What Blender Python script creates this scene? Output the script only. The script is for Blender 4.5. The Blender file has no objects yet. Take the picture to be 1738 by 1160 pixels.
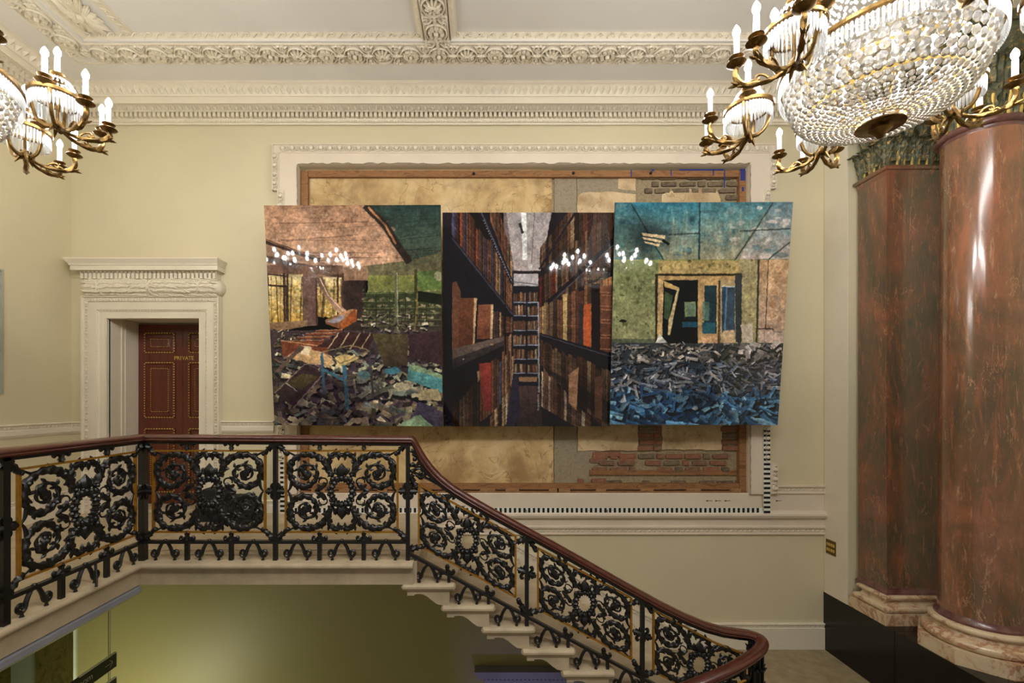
import bpy, math, random
import numpy as np
from mathutils import Vector, Matrix
random.seed(7); np.random.seed(7)
PI = math.pi
sc = bpy.context.scene
C = sc.collection
F = 772.4            # focal length in pixels of the 1738 px wide frame
EYE = 1.4            # eye height above the upper landing

def P(px, py, Y):    # point at depth Y from the photograph's measurements
    return ((px - 820) / F * Y, Y, EYE + (680 - py) / F * Y)
def PX(px, Y): return (px - 820) / F * Y
def PZ(py, Y): return EYE + (680 - py) / F * Y

# ------------------------------------------------------------------ camera, world, light, exposure
cam_d = bpy.data.cameras.new('camera'); cam_d.lens = 16; cam_d.sensor_width = 36; cam_d.sensor_fit = 'HORIZONTAL'
cam_d.shift_x = (869 - 820) / 1738; cam_d.shift_y = (680 - 580) / 1738
cam_d.clip_start = 0.05
cam = bpy.data.objects.new('camera', cam_d); C.objects.link(cam)
cam.location = (0, 0, EYE); cam.rotation_euler = (PI / 2, 0, 0)
sc.camera = cam
w = bpy.data.worlds.new('world'); sc.world = w; w.use_nodes = True
w.node_tree.nodes['Background'].inputs[0].default_value = (1.0, 0.88, 0.70, 1)
w.node_tree.nodes['Background'].inputs[1].default_value = 0.20
sc.view_settings.view_transform = 'Standard'; sc.view_settings.look = 'None'
sc.view_settings.gamma = 1; sc.view_settings.use_curve_mapping = False
sc.view_settings.exposure = 0.1
BULB = 262.0         # emission of one candle bulb

def area(name, loc, rot, size, sy, power, color):
    l = bpy.data.lights.new(name, 'AREA'); l.shape = 'RECTANGLE'; l.size = size; l.size_y = sy
    l.energy = power; l.color = color
    o = bpy.data.objects.new(name, l); C.objects.link(o); o.location = loc; o.rotation_euler = rot
    return o
# unseen area fill added overhead to brighten the room; downstairs has its own lamps
area('fill_light', (0.9, -0.15, 5.03), (math.radians(30), 0, 0), 4.6, 0.45, 150, (1.0, 0.98, 0.95))
area('downstairs_light', (-4.2, 4.15, -2.8), (math.radians(104), 0, math.radians(0)), 0.7, 0.6, 24, (1.0, 0.97, 0.74))
dl = bpy.data.lights.new('downstairs_spot', 'SPOT'); dl.energy = 34; dl.color = (0.30, 0.25, 1.0); dl.spot_size = math.radians(34); dl.spot_blend = 0.7; dl.shadow_soft_size = 0.05
do = bpy.data.objects.new('downstairs_spot', dl); C.objects.link(do); do.location = (0.45, 3.4, -3.9)
do.rotation_euler = (Vector((0.4, 5.6, -2.0)) - Vector(do.location)).to_track_quat('-Z', 'Y').to_euler()

# ------------------------------------------------------------------ materials
def lin(c):
    c = c / 255.0
    return c / 12.92 if c <= 0.04045 else ((c + 0.055) / 1.055) ** 2.4
def col(r, g, b): return (lin(r), lin(g), lin(b), 1)

class NT:
    def __init__(s, name):
        s.m = bpy.data.materials.new(name); s.m.use_nodes = True; s.t = s.m.node_tree
        s.b = s.t.nodes['Principled BSDF']; s.o = s.t.nodes['Material Output']
    def n(s, typ, **kw):
        nd = s.t.nodes.new(typ)
        for k, v in kw.items():
            if k in nd.inputs: nd.inputs[k].default_value = v
            else: setattr(nd, k, v)
        return nd
    def l(s, a, b): s.t.links.new(a, b)
    def coords(s, scale=(1, 1, 1), rot=(0, 0, 0)):
        tc = s.n('ShaderNodeTexCoord'); mp = s.n('ShaderNodeMapping')
        mp.inputs['Scale'].default_value = scale; mp.inputs['Rotation'].default_value = rot
        s.l(tc.outputs['Object'], mp.inputs['Vector']); return mp.outputs[0]
    def noise(s, vec, scale, detail=6, rough=.6, dist=0):
        nd = s.n('ShaderNodeTexNoise'); nd.inputs['Scale'].default_value = scale
        nd.inputs['Detail'].default_value = detail; nd.inputs['Roughness'].default_value = rough
        nd.inputs['Distortion'].default_value = dist; s.l(vec, nd.inputs['Vector']); return nd.outputs['Fac']
    def ramp(s, fac, stops):
        r = s.n('ShaderNodeValToRGB'); e = r.color_ramp.elements
        while len(e) < len(stops): e.new(0.5)
        for i, (p, c) in enumerate(stops): e[i].position = p; e[i].color = c
        s.l(fac, r.inputs[0]); return r.outputs[0]
    def mix(s, fac, a, b, typ='MIX'):
        m = s.n('ShaderNodeMix', data_type='RGBA', blend_type=typ)
        if isinstance(fac, (int, float)): m.inputs[0].default_value = fac
        else: s.l(fac, m.inputs[0])
        for v, i in ((a, 6), (b, 7)):
            if isinstance(v, tuple): m.inputs[i].default_value = v
            else: s.l(v, m.inputs[i])
        return m.outputs[2]
    def bump(s, fac, strength=.3, dist=.01):
        b = s.n('ShaderNodeBump'); b.inputs['Strength'].default_value = strength; b.inputs['Distance'].default_value = dist
        s.l(fac, b.inputs['Height']); s.l(b.outputs[0], s.b.inputs['Normal'])
    def set(s, color=None, rough=None, metal=None, coat=None, spec=None):
        if color is not None:
            if isinstance(color, tuple): s.b.inputs['Base Color'].default_value = color
            else: s.l(color, s.b.inputs['Base Color'])
        if rough is not None: s.b.inputs['Roughness'].default_value = rough
        if metal is not None: s.b.inputs['Metallic'].default_value = metal
        if coat is not None: s.b.inputs['Coat Weight'].default_value = coat; s.b.inputs['Coat Roughness'].default_value = .12
        if spec is not None: s.b.inputs['Specular IOR Level'].default_value = spec
        return s.m

def mat(name, c, rough=.5, metal=0, var=.06, scale=3, bump=.1, bscale=60, coat=0, c2=None, spec=None):
    n = NT(name); v = n.coords()
    f = n.noise(v, scale)
    if c2 is None: c2 = tuple(max(0, x * (1 - var * 3)) for x in c[:3]) + (1,)
    color = n.mix(n.ramp(f, [(.35, (0, 0, 0, 1)), (.7, (1, 1, 1, 1))]), c, c2)
    if bump: n.bump(n.noise(v, bscale, 4), bump, .004)
    return n.set(color, rough, metal, coat, spec)

M = {}
M['wall'] = mat('cream_wall_paint', col(213, 202, 168), .5, var=.02, scale=1.2, bump=.03)
M['white'] = mat('offwhite_plaster_paint', col(226, 216, 194), .5, var=.02, scale=3, bump=.06)
M['carved'] = mat('offwhite_carved_plaster', col(228, 218, 196), .55, var=.03, scale=40, bump=.12, bscale=55)
M['ceiling'] = mat('pale_ceiling_paint', col(230, 227, 220), .6, var=.02, scale=1, bump=.04)
M['framewhite'] = mat('picture_frame_paint', col(224, 210, 190), .5, var=.03, scale=2, bump=.08)
M['stone'] = mat('worn_portland_stone', col(196, 178, 148), .6, var=.09, scale=5, bump=.25, bscale=30)
M['stonefloor'] = mat('grey_brown_stone_floor', col(158, 141, 108), .5, var=.12, scale=9, bump=.15, bscale=30)
M['iron'] = mat('black_painted_iron', col(17, 16, 15), .36, var=.1, scale=12, bump=.15, bscale=70, spec=.6)
M['gilt'] = mat('gilt_strip', col(172, 122, 36), .38, metal=.45, var=.1, scale=20, bump=.1)
M['gold'] = mat('gold_leaf', col(232, 198, 104), .35, metal=.4, var=.1, scale=30, bump=.2)
M['bronze'] = mat('gilt_bronze', col(150, 118, 66), .33, metal=.92, var=.16, scale=25, bump=.3, bscale=90, c2=col(84, 66, 42))
M['brass'] = mat('aged_brass', col(120, 98, 50), .4, metal=.8, bump=.05)
M['black'] = mat('black_polished_dado', col(10, 11, 9), .22, var=.2, scale=3, bump=.02)
M['blackfabric'] = mat('black_fabric', col(18, 18, 19), .85, bump=.3)
M['grey'] = mat('grey_channel_metal', col(160, 162, 172), .28, metal=.3, bump=0)
M['green'] = mat('green_wall_paint', col(156, 150, 92), .5, var=.02, scale=1, bump=.03)
M['greendim'] = mat('grey_green_paint', col(112, 118, 92), .5, var=.02, bump=0)
M['violet'] = mat('pale_cornice_paint', col(150, 150, 165), .5, bump=.05)
M['signblack'] = mat('black_sign_board', col(18, 24, 18), .4, bump=0)
M['signedge'] = mat('white_sign_edge', col(225, 235, 205), .4, bump=0)
M['signtext'] = mat('grey_sign_lettering', col(176, 184, 166), .5, bump=0)
M['rulerwhite'] = mat('white_scale_bar', col(232, 230, 222), .45, bump=0, var=.01)
M['rulerblack'] = mat('black_scale_mark', col(16, 16, 16), .5, bump=0)
M['blue'] = mat('blue_paint_run', col(38, 48, 128), .5, bump=.1)
M['timberedge'] = mat('black_timber_gap', col(26, 20, 16), .8)
M['glassedge'] = mat('pale_picture_frame', col(176, 176, 158), .25, bump=0)
M['candle'] = mat('white_candle_sleeve', col(240, 244, 250), .4, bump=0, var=.01)

def wood(name, c1, c2, rough, stretch=(1, 8, 8), coat=0, scale=3):
    n = NT(name); v = n.coords(stretch)
    f = n.noise(v, scale, 8, .65, 1.2)
    color = n.ramp(f, [(.3, c2), (.5, c1), (.62, c2), (.75, c1)])
    n.bump(f, .1, .003); return n.set(color, rough, 0, coat)
M['mahogany'] = wood('polished_mahogany_rail', col(84, 34, 22), col(62, 23, 15), .3, (2, 2, 2), coat=.6)
M['doorwood'] = wood('mahogany_door', col(100, 38, 18), col(74, 27, 13), .28, (9, 9, 1), coat=.5, scale=2)
M['timber'] = wood('old_pine_batten', col(152, 108, 66), col(112, 74, 44), .75, (1, 6, 6), scale=4)
M['timberpale'] = wood('pale_timber_wedge', col(168, 126, 82), col(120, 84, 52), .75, (1, 6, 6), scale=5)

def marble(name, darks, reds, pale, rough, scale=1.0, rot=(0.5, 0.3, 0), coat=.6):
    n = NT(name); v = n.coords((1, 1, .6), rot)
    big = n.noise(v, 1.7 * scale, 8, .7, .8)
    base = n.ramp(big, [(.34, darks[0]), (.48, darks[1]), (.58, reds[0]), (.72, reds[1])])
    for i, (rt, sc_, lo, hi, c, k) in enumerate((((.65, .75, 0), 3.0, .52, .70, reds[1], .8), ((.3, .9, .4), 4.6, .56, .74, darks[0], .75), ((.85, .55, .2), 7.0, .56, .70, pale, .7), ((.5, .85, .1), 13.0, .55, .68, darks[0], .7), ((.9, .5, .6), 11.0, .57, .69, reds[1], .9))):
        vv = n.coords((3.4, 3.4, .55), rt); f = n.noise(vv, sc_ * scale, 12, .74, .5)
        base = n.mix(n.ramp(f, [(lo, (0, 0, 0, 1)), (hi, (k, k, k, 1))]), base, c)
    v3 = n.coords((1.6, 1.6, .5), (.7, .7, .2)); thin = n.noise(v3, 3.2 * scale, 7, .6, .9); msk = n.noise(v, 3.1, 3)
    vein = n.ramp(thin, [(.493, (0, 0, 0, 1)), (.50, (1, 1, 1, 1)), (.507, (0, 0, 0, 1))])
    vm = n.mix(n.ramp(msk, [(.48, (0, 0, 0, 1)), (.6, (.8, .8, .8, 1))]), (0, 0, 0, 1), vein)
    base = n.mix(vm, base, pale)
    return n.set(base, rough, 0, coat)
M['redmarble'] = marble('red_brown_marble', (col(92, 80, 60), col(122, 88, 64)), (col(144, 98, 72), col(172, 106, 74)), col(208, 156, 120), .18)
M['brownmarble'] = marble('brown_green_marble', (col(78, 74, 58), col(100, 80, 60)), (col(124, 84, 62), col(160, 98, 68)), col(190, 128, 94), .2, .9, (.9, .2, .3))
M['redneck'] = mat('purple_marble_ring', col(122, 84, 74), .28, var=.2, scale=14, bump=0, coat=.4, c2=col(84, 48, 48))
n = NT('cream_brown_veined_marble'); v = n.coords()
f = n.noise(v, 4, 7, .65, 1.0)
c_ = n.ramp(f, [(.3, col(220, 204, 172)), (.5, col(208, 184, 150)), (.575, col(168, 116, 84)), (.62, col(214, 192, 160)), (.8, col(188, 148, 112))])
M['basemarble'] = n.set(c_, .28, 0, .4)
n = NT('olive_marble'); v = n.coords((1, 1, .6))
f = n.noise(v, 3, 8, .7, 3)
M['olivemarble'] = n.set(n.ramp(f, [(.3, col(44, 46, 18)), (.5, col(84, 78, 34)), (.62, col(60, 58, 22)), (.8, col(108, 96, 50))]), .3)
n = NT('verdigris_bronze_gold'); v = n.coords()
f = n.noise(v, 26, 6, .7, .5)
c_ = n.ramp(f, [(.35, col(70, 76, 62)), (.54, col(98, 98, 74)), (.66, col(190, 150, 74)), (.8, col(84, 78, 54))])
n.bump(f, .8, .01); M['capital'] = n.set(c_, .42, .45)
# old plaster
def plaster(name, a, b, c, sx=1.0):
    n = NT(name); v = n.coords()
    big = n.noise(v, 1.6 * sx, 6, .62, .4)
    base = n.ramp(big, [(.36, a), (.5, b), (.64, c)])
    st = n.noise(v, 1.7 * sx, 4, .5, 1.2)
    base = n.mix(n.ramp(st, [(.494, (0, 0, 0, 1)), (.5, (.7, .7, .7, 1)), (.506, (0, 0, 0, 1))]), base, col(112, 84, 54))
    sm = n.noise(v, 3.2, 5, .6, .2)
    base = n.mix(n.ramp(sm, [(.5, (0, 0, 0, 1)), (.75, (.75, .75, .75, 1))]), base, col(134, 104, 68))
    n.bump(n.noise(v, 9, 4), .15, .006)
    return n.set(base, .8)
M['oldplaster'] = plaster('stained_old_plaster', col(160, 128, 84), col(204, 174, 122), col(220, 194, 148))
M['paleplaster'] = plaster('pale_patch_plaster', col(178, 150, 112), col(204, 178, 138), col(214, 190, 152), 1.5)
n = NT('rough_grey_render'); v = n.coords()
f = n.noise(v, 22, 10, .8, .3)
n.bump(f, 1.0, .02)
M['render'] = n.set(n.ramp(f, [(.32, col(112, 100, 82)), (.48, col(172, 158, 132)), (.6, col(146, 130, 106)), (.72, col(214, 200, 172))]), .9)
n = NT('mortar'); v = n.coords(); f = n.noise(v, 28, 10, .8)
n.bump(f, 1.0, .02)
M['mortar'] = n.set(n.ramp(f, [(.3, col(124, 106, 82)), (.5, col(168, 150, 118)), (.7, col(192, 174, 142))]), .95)
def brickmat(name, a, b):
    n = NT(name); oi = n.n('ShaderNodeObjectInfo'); v = n.coords(); f = n.noise(v, 26, 8, .75)
    c = n.mix(oi.outputs['Random'], a, b)
    c = n.mix(n.ramp(f, [(.48, (0, 0, 0, 1)), (.68, (.9, .9, .9, 1))]), c, col(150, 128, 100))
    n.bump(f, .9, .012); return n.set(c, .92)
M['brick'] = brickmat('old_red_brick', col(150, 92, 68), col(120, 86, 66))
M['brickdark'] = brickmat('sooty_brick', col(92, 80, 62), col(120, 104, 80))
# crystal and light
n = NT('cut_crystal'); t = n.t
n.b.inputs['Base Color'].default_value = (1, 1, 1, 1); n.b.inputs['Transmission Weight'].default_value = .6
n.b.inputs['IOR'].default_value = 1.55; n.b.inputs['Roughness'].default_value = .03; n.b.inputs['Specular IOR Level'].default_value = .9
M['crystal'] = n.m
n = NT('prism_glass')
n.b.inputs['Base Color'].default_value = (.96, .985, 1, 1); n.b.inputs['Transmission Weight'].default_value = .45
n.b.inputs['IOR'].default_value = 1.5; n.b.inputs['Roughness'].default_value = .05; n.b.inputs['Specular IOR Level'].default_value = .9
M['prism'] = n.m
n = NT('lit_bulb'); e = n.n('ShaderNodeEmission'); e.inputs[0].default_value = (1.0, .97, .93, 1); e.inputs[1].default_value = BULB
n.l(e.outputs[0], n.o.inputs['Surface']); M['bulb'] = n.m

# ------------------------------------------------------------------ mesh building
class MB:
    def __init__(s): s.v = []; s.f = []; s.uv = None
    def add(s, vs, fs):
        o = len(s.v); s.v.extend([tuple(p) for p in vs]); s.f.extend([tuple(i + o for i in f) for f in fs]); return o
    def box(s, x0, x1, y0, y1, z0, z1):
        s.add([(x0, y0, z0), (x1, y0, z0), (x1, y1, z0), (x0, y1, z0), (x0, y0, z1), (x1, y0, z1), (x1, y1, z1), (x0, y1, z1)],
              [(0, 3, 2, 1), (4, 5, 6, 7), (0, 1, 5, 4), (1, 2, 6, 5), (2, 3, 7, 6), (3, 0, 4, 7)])
    def prism(s, poly, a, b, fn):      # poly (i,j); extruded from a to b; fn(i,j,k)->xyz
        k = len(poly)
        vs = [fn(i, j, a) for i, j in poly] + [fn(i, j, b) for i, j in poly]
        fs = [tuple(range(k))[::-1], tuple(range(k, 2 * k))] + [(i, (i + 1) % k, k + (i + 1) % k, k + i) for i in range(k)]
        s.add(vs, fs)
    def grid(s, rows, closed_u=False, closed_v=False, caps=False):
        R = len(rows); K = len(rows[0]); o = len(s.v)
        for r in rows: s.v.extend([tuple(p) for p in r])
        for i in range(R if closed_v else R - 1):
            for j in range(K if closed_u else K - 1):
                a = i * K + j; b = i * K + (j + 1) % K; c = ((i + 1) % R) * K + (j + 1) % K; d = ((i + 1) % R) * K + j
                s.f.append((o + a, o + b, o + c, o + d))
        if caps and not closed_v:
            s.f.append(tuple(o + j for j in range(K))[::-1]); s.f.append(tuple(o + (R - 1) * K + j for j in range(K)))
    def lathe(s, prof, seg=24, c=(0, 0, 0), a0=0, a1=2 * PI, sx=1, sy=1):
        full = abs(a1 - a0 - 2 * PI) < 1e-6; k = seg if full else seg + 1
        s.grid([[(c[0] + r * sx * math.cos(a0 + (a1 - a0) * i / seg), c[1] + r * sy * math.sin(a0 + (a1 - a0) * i / seg), c[2] + z) for i in range(k)] for r, z in prof], closed_u=full)
    def ball(s, c, r, n=8, m=5, sz=1.0, sx=1.0, sy=1.0):
        rows = []
        for i in range(1, m):
            t = PI * i / m; rows.append([(c[0] + sx * r * math.sin(t) * math.cos(2 * PI * j / n), c[1] + sy * r * math.sin(t) * math.sin(2 * PI * j / n), c[2] - sz * r * math.cos(t)) for j in range(n)])
        s.grid(rows, closed_u=True, caps=True)
    def tube(s, pts, rad, n=8, lobes=0, amp=0, twist=0, flat=1.0, ref=(0, 1, 0), close=False, caps=True):
        pts = [Vector(p) for p in pts]; K = len(pts)
        rad = rad if isinstance(rad, (list, tuple)) else [rad] * K
        ref = Vector(ref); rows = []; L = 0; lastn = None
        for i, p in enumerate(pts):
            if close: t = pts[(i + 1) % K] - pts[i - 1]
            else: t = pts[min(i + 1, K - 1)] - pts[max(i - 1, 0)]
            if t.length < 1e-9: t = Vector((0, 0, 1))
            t.normalize(); nn = t.cross(ref)
            if nn.length < 1e-3: nn = lastn if lastn else t.orthogonal()
            nn.normalize(); b = nn.cross(t); lastn = nn
            if i: L += (p - pts[i - 1]).length
            row = []
            for j in range(n):
                a = 2 * PI * j / n; r = rad[i]
                if lobes: r *= 1 + amp * math.cos(lobes * a + twist * L)
                row.append(p + nn * (r * math.cos(a)) + b * (r * flat * math.sin(a)))
            rows.append(row)
        s.grid(rows, closed_u=True, closed_v=close, caps=caps)
    def spike(s, p, d, L, r, n=5, flat=1.0):
        p = Vector(p); d = Vector(d).normalized(); q = d.orthogonal().normalized(); b = d.cross(q)
        s.grid([[p + d * (L * t) + (q * math.cos(2 * PI * j / n) + b * math.sin(2 * PI * j / n)) * (r * k) for j in range(n)] for t, k in ((0, .6), (.35, 1), (.75, .55), (1, .06))], closed_u=True, caps=True)
    def build(s, name, m, parent=None, smooth=True, ang=.7, loc=None, kind=None):
        me = bpy.data.meshes.new(name); me.from_pydata(s.v, [], s.f); me.validate()
        if s.uv is not None:
            ul = me.uv_layers.new(name='UVMap')
            for li, l in enumerate(me.loops): ul.data[li].uv = s.uv[l.vertex_index]
        if smooth:
            me.polygons.foreach_set('use_smooth', [True] * len(me.polygons)); me.set_sharp_from_angle(angle=ang)
        me.materials.append(m if not isinstance(m, str) else M[m])
        o = bpy.data.objects.new(name, me); C.objects.link(o)
        if loc: o.location = loc
        if parent is not None: o.parent = parent
        if kind: o['kind'] = kind
        return o

def tag(o, label, cat, group=None):
    o['label'] = label; o['category'] = cat
    if group: o['group'] = group
    return o
def thing(name, label, cat, loc=(0, 0, 0), rz=0, group=None):
    o = bpy.data.objects.new(name, None); C.objects.link(o); o.location = loc; o.rotation_euler = (0, 0, rz)
    o.empty_display_size = .1
    return tag(o, label, cat, group)
def structroot(name, label=None, cat=None):
    o = bpy.data.objects.new(name, None); C.objects.link(o); o['kind'] = 'structure'
    if label: o['label'] = label; o['category'] = cat
    return o
def struct(name, mb, m, label=None, cat=None, **k):
    o = mb.build(name, m, **k); o['kind'] = 'structure'
    if label: o['label'] = label; o['category'] = cat
    return o
def dup(o, parent=None, loc=None, rz=None):
    c = o.copy(); C.objects.link(c)
    if parent is not None: c.parent = parent
    if loc is not None: c.location = loc
    if rz is not None: c.rotation_euler = (0, 0, rz)
    return c

def smoothpts(pts, k=6, closed=False):
    pts = [Vector(p) for p in pts]; out = []; N = len(pts)
    for i in range(N if closed else N - 1):
        p0 = pts[i - 1] if (i or closed) else pts[0]; p1 = pts[i]; p2 = pts[(i + 1) % N]
        p3 = pts[(i + 2) % N] if (closed or i + 2 < N) else pts[-1]
        for j in range(k):
            t = j / k
            out.append(.5 * ((2 * p1) + (p2 - p0) * t + (2 * p0 - 5 * p1 + 4 * p2 - p3) * t * t + (3 * p1 - p0 - 3 * p2 + p3) * t ** 3))
    if not closed: out.append(pts[-1])
    return out
def lerp(a, b, t): return a + (b - a) * t
def resamp(r, n): return [float(np.interp(i / (n - 1), np.linspace(0, 1, len(r)), r)) for i in range(n)]

def wallsweep(mb, path, prof):    # path of wall corners (x,y), room on the right of travel; prof (out, z)
    N = len(path); dirs = [(Vector(path[i + 1]) - Vector(path[i])).normalized() for i in range(N - 1)]
    rows = []
    for i in range(N):
        a = dirs[max(i - 1, 0)]; b = dirs[min(i, N - 2)]
        na = Vector((a.y, -a.x)); nb = Vector((b.y, -b.x)); m = (na + nb).normalized(); s_ = 1 / max(.2, m.dot(nb))
        rows.append([(path[i][0] + m.x * s_ * p, path[i][1] + m.y * s_ * p, z) for p, z in prof])
    mb.grid(rows)

# ------------------------------------------------------------------ the room
WL, WB, WR = -5.147, 5.69, 4.255       # left wall x, back wall y, right wall x
HL = -1.705                            # half landing level
ZC = 5.135                             # ceiling border soffit
def bx(px): return PX(px, WB)
def bz(py): return PZ(py, WB)

def rk(x): return bz(924 + .533 * (x - 877))
# back wall with the door opening and the picture recess left open
DX0, DX1, DZ1 = bx(185), bx(352), bz(537)
RX0, RX1, RZ0, RZ1 = bx(508), bx(1269), bz(838), bz(283)
mb = MB(); T = .14
def wallrects(mb, x0, x1, z0, z1, holes, y0, y1):
    xs = sorted({x0, x1, *[h[0] for h in holes], *[h[1] for h in holes]}); zs = sorted({z0, z1, *[h[2] for h in holes], *[h[3] for h in holes]})
    for i in range(len(xs) - 1):
        zz = []
        for j in range(len(zs) - 1):
            cx = (xs[i] + xs[i + 1]) / 2; cz = (zs[j] + zs[j + 1]) / 2
            if not any(h[0] < cx < h[1] and h[2] < cz < h[3] for h in holes):
                if zz and zz[-1][1] == zs[j]: zz[-1][1] = zs[j + 1]
                else: zz.append([zs[j], zs[j + 1]])
        for a, b in zz: mb.box(xs[i], xs[i + 1], y0, y1, a, b)
wallrects(mb, WL - .1, WR + .1, -.30, 5.3, [(DX0 - .03, DX1 + .03, 0, DZ1 + .03), (RX0, RX1, RZ0, RZ1)], WB, WB + T)
mb.prism([(-.70, -.30), (-.70, bz(930)), (bx(846), rk(846) - .3), (bx(1146), rk(1146) - .3), (bx(1200), -1.9), (WR + .1, -1.9), (WR + .1, -.30)], WB, WB + T, lambda i, j, k: (i, k, j))
wall_back = struct('wall_back', mb, 'wall', smooth=False)
# lower storey wall, painted green, with its panels
LY = WB
def lowpoly(mb, x0, x1, y0, y1):
    zt_ = lambda x: -.34 if x < -.7 else min(-.34, rk(820 + x * F / WB) - .36)
    mb.prism([(x0, -5), (x1, -5), (x1, zt_(x1))] + ([(-.7, -.34)] if x1 > -.7 and x0 < -.7 else []) + [(x0, zt_(x0))], y0, y1, lambda i, j, k: (i, k, j))
mb = MB(); lowpoly(mb, -7.6, 2.3, LY + .01, LY + .12)
wall_lower = struct('wall_lower', mb, 'green', smooth=False)
mb = MB(); lowpoly(mb, PX(186.4, LY), 2.2, LY - .012, LY + .012); mb.build('wide_panel', 'green', wall_lower, smooth=False)
mb = MB(); mb.box(PX(133, LY), PX(184.6, LY), LY - .012, LY + .012, -5, -.34); mb.build('narrow_panel', 'green', wall_lower, smooth=False)
mb = MB(); mb.box(PX(128, LY), PX(132, LY), LY - .03, LY + .012, -5, -.34); mb.build('edge_bead', 'signedge', wall_lower, smooth=False)
mb = MB(); mb.box(PX(60, LY), PX(127.5, LY), LY - .01, LY + .012, -5, -.34); mb.build('olive_marble_panel', 'olivemarble', wall_lower, smooth=False)
mb = MB(); mb.box(PX(24, LY), PX(58, LY), LY - .04, LY + .012, -5, -.34); mb.build('pilaster_strip', 'greendim', wall_lower, smooth=False)
mb = MB(); mb.box(-7.5, PX(22, LY), LY - .02, LY + .012, -5, -.34); mb.build('dark_door_panel', 'olivemarble', wall_lower, smooth=False)
mb = MB(); mb.box(-7.6, 2.3, -1, LY + .1, -5.05, -4.9); struct('floor_lower', mb, 'stonefloor', smooth=False)
mb = MB(); mb.box(-7.7, -7.5, -1, LY + .1, -4.9, -.31); struct('wall_lower_left', mb, 'greendim', smooth=False)
# lower doorcase hood below the stairs
t = structroot('trim_lower_doorcase')
mb = MB()
x0, x1 = PX(806, LY), PX(1000, LY)
for (z0, z1, p, ins) in ((PZ(1134, LY), PZ(1129, LY), .16, 0), (PZ(1143, LY), PZ(1134, LY), .13, .04), (PZ(1156, LY), PZ(1149, LY), .07, .12), (PZ(1180, LY), PZ(1156, LY), .05, .14)):
    mb.box(x0 + ins, x1, LY - p, LY + .02, z0, z1)
mb.build('cornice', 'violet', t, smooth=False)
mb = MB()
for i in range(26): mb.box(x0 + .13 + i * .05, x0 + .155 + i * .05, LY - .11, LY, PZ(1149, LY), PZ(1143, LY))
mb.build('dentil_row', 'violet', t, smooth=False, kind='stuff')

mb = MB(); mb.box(WL - .15, WL, -1.0, WB + .1, -.3, 5.3)
wall_left = struct('wall_left', mb, 'wall', smooth=False)
# right wall: short return, then the opening with the columns over the black dado
mb = MB(); mb.box(WR, WR + .5, 5.32, WB + .1, -.99, 5.3)
wall_right = struct('wall_right', mb, 'wall', smooth=False)
mb = MB(); mb.box(WR - .001, WR + .012, 5.315, WB - .02, -.99, 4.84); mb.build('jamb_panel', 'white', wall_right, smooth=False)
mb = MB()      # black dado that carries the columns; edge worked as one slab per bay
for a, b in ((4.71, 5.69), (3.2, 4.705), (1.2, 3.195)): mb.box(WR, WR + 1.1, a, b, HL - .02, -.9905)
struct('wall_right_dado', mb, 'black', smooth=False)
mb = MB(); mb.box(WR + 1.35, WR + 1.5, 0, WB + .1, -2, 5.3); mb.box(WR, WR + 1.5, WB + .0, WB + .1, -1, 5.3)
struct('wall_beyond', mb, 'wall', smooth=False)
mb = MB(); mb.box(WR - .0, WR + 1.4, .0, 5.33, 4.78, 5.3); struct('trim_entablature', mb, 'white', smooth=False)

# landing slab and its stone flags
EX, EY = -2.975, 3.94       # stairwell corner of the landing
SX = PX(703, 3.98)
mb = MB(); mb.box(WL, EX - .02, 0.2, WB + .7, -.19, -.035); mb.box(EX - .02, -.64, EY + .03, WB + .7, -.19, -.035)
floor = struct('floor', mb, 'stone', smooth=False)
def flags(xs, ys, skip=None):
    for i in range(len(xs) - 1):
        for j in range(len(ys) - 1):
            b = MB(); dz = random.uniform(-.0015, .001)
            b.box(xs[i] + .0015, xs[i + 1] - .0015, ys[j] + .0015, ys[j + 1] - .0015, -.04, dz)
            b.build('stone_flag', 'stone', floor, smooth=False)
flags([WL, -4.45, -3.7, EX - .30], [.2, 1.1, 2.0, 2.9, 3.9, 4.6, WB + .48])
flags([EX - .30, -2.1, -1.2, -.64], [EY + .32, 4.95, WB + .0])
# moulded stone edge (nosing + fascia) round the well
def nosing(path, zt, name, parent, prof, m='stone'):
    mb = MB(); wallsweep(mb, path, prof); return mb.build(name, m, parent)
zt = .003
prof = [(-.30, -.04), (-.30, zt)] + [(.03 + .028 * math.sin(a), zt - .028 + .028 * math.cos(a)) for a in np.linspace(0, PI, 8)] + [(.012, zt - .062), (.006, -.08), (.004, -.195)] + [(-.28, -.195)]
mb = MB(); wallsweep(mb, [(SX, EY), (EX, EY), (EX, .3)], [(-p, z) for p, z in prof])
# travel runs with the stone on the right hand, so offsets are negated to push the nosing into the well
mb.f = [f[::-1] for f in mb.f]
mb.build('moulded_stone_edge', 'stone', floor)
mb = MB(); wallsweep(mb, [(EX - .02, EY - .0), (EX - .02, .3)], [(-p, z) for p, z in [(-.1, -.2), (.01, -.2), (.035, -.215), (.04, -.25), (.02, -.275), (-.1, -.28)]])
mb.build('grey_light_channel', 'grey', floor)
mb = MB(); mb.box(1.62, WR, 3.62, WB, HL - .16, HL); mb.box(1.3, WR, .6, 3.62, HL - .16 - .9, HL - .9)
hl = struct('floor_half_landing', mb, 'stonefloor', smooth=False)

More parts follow.
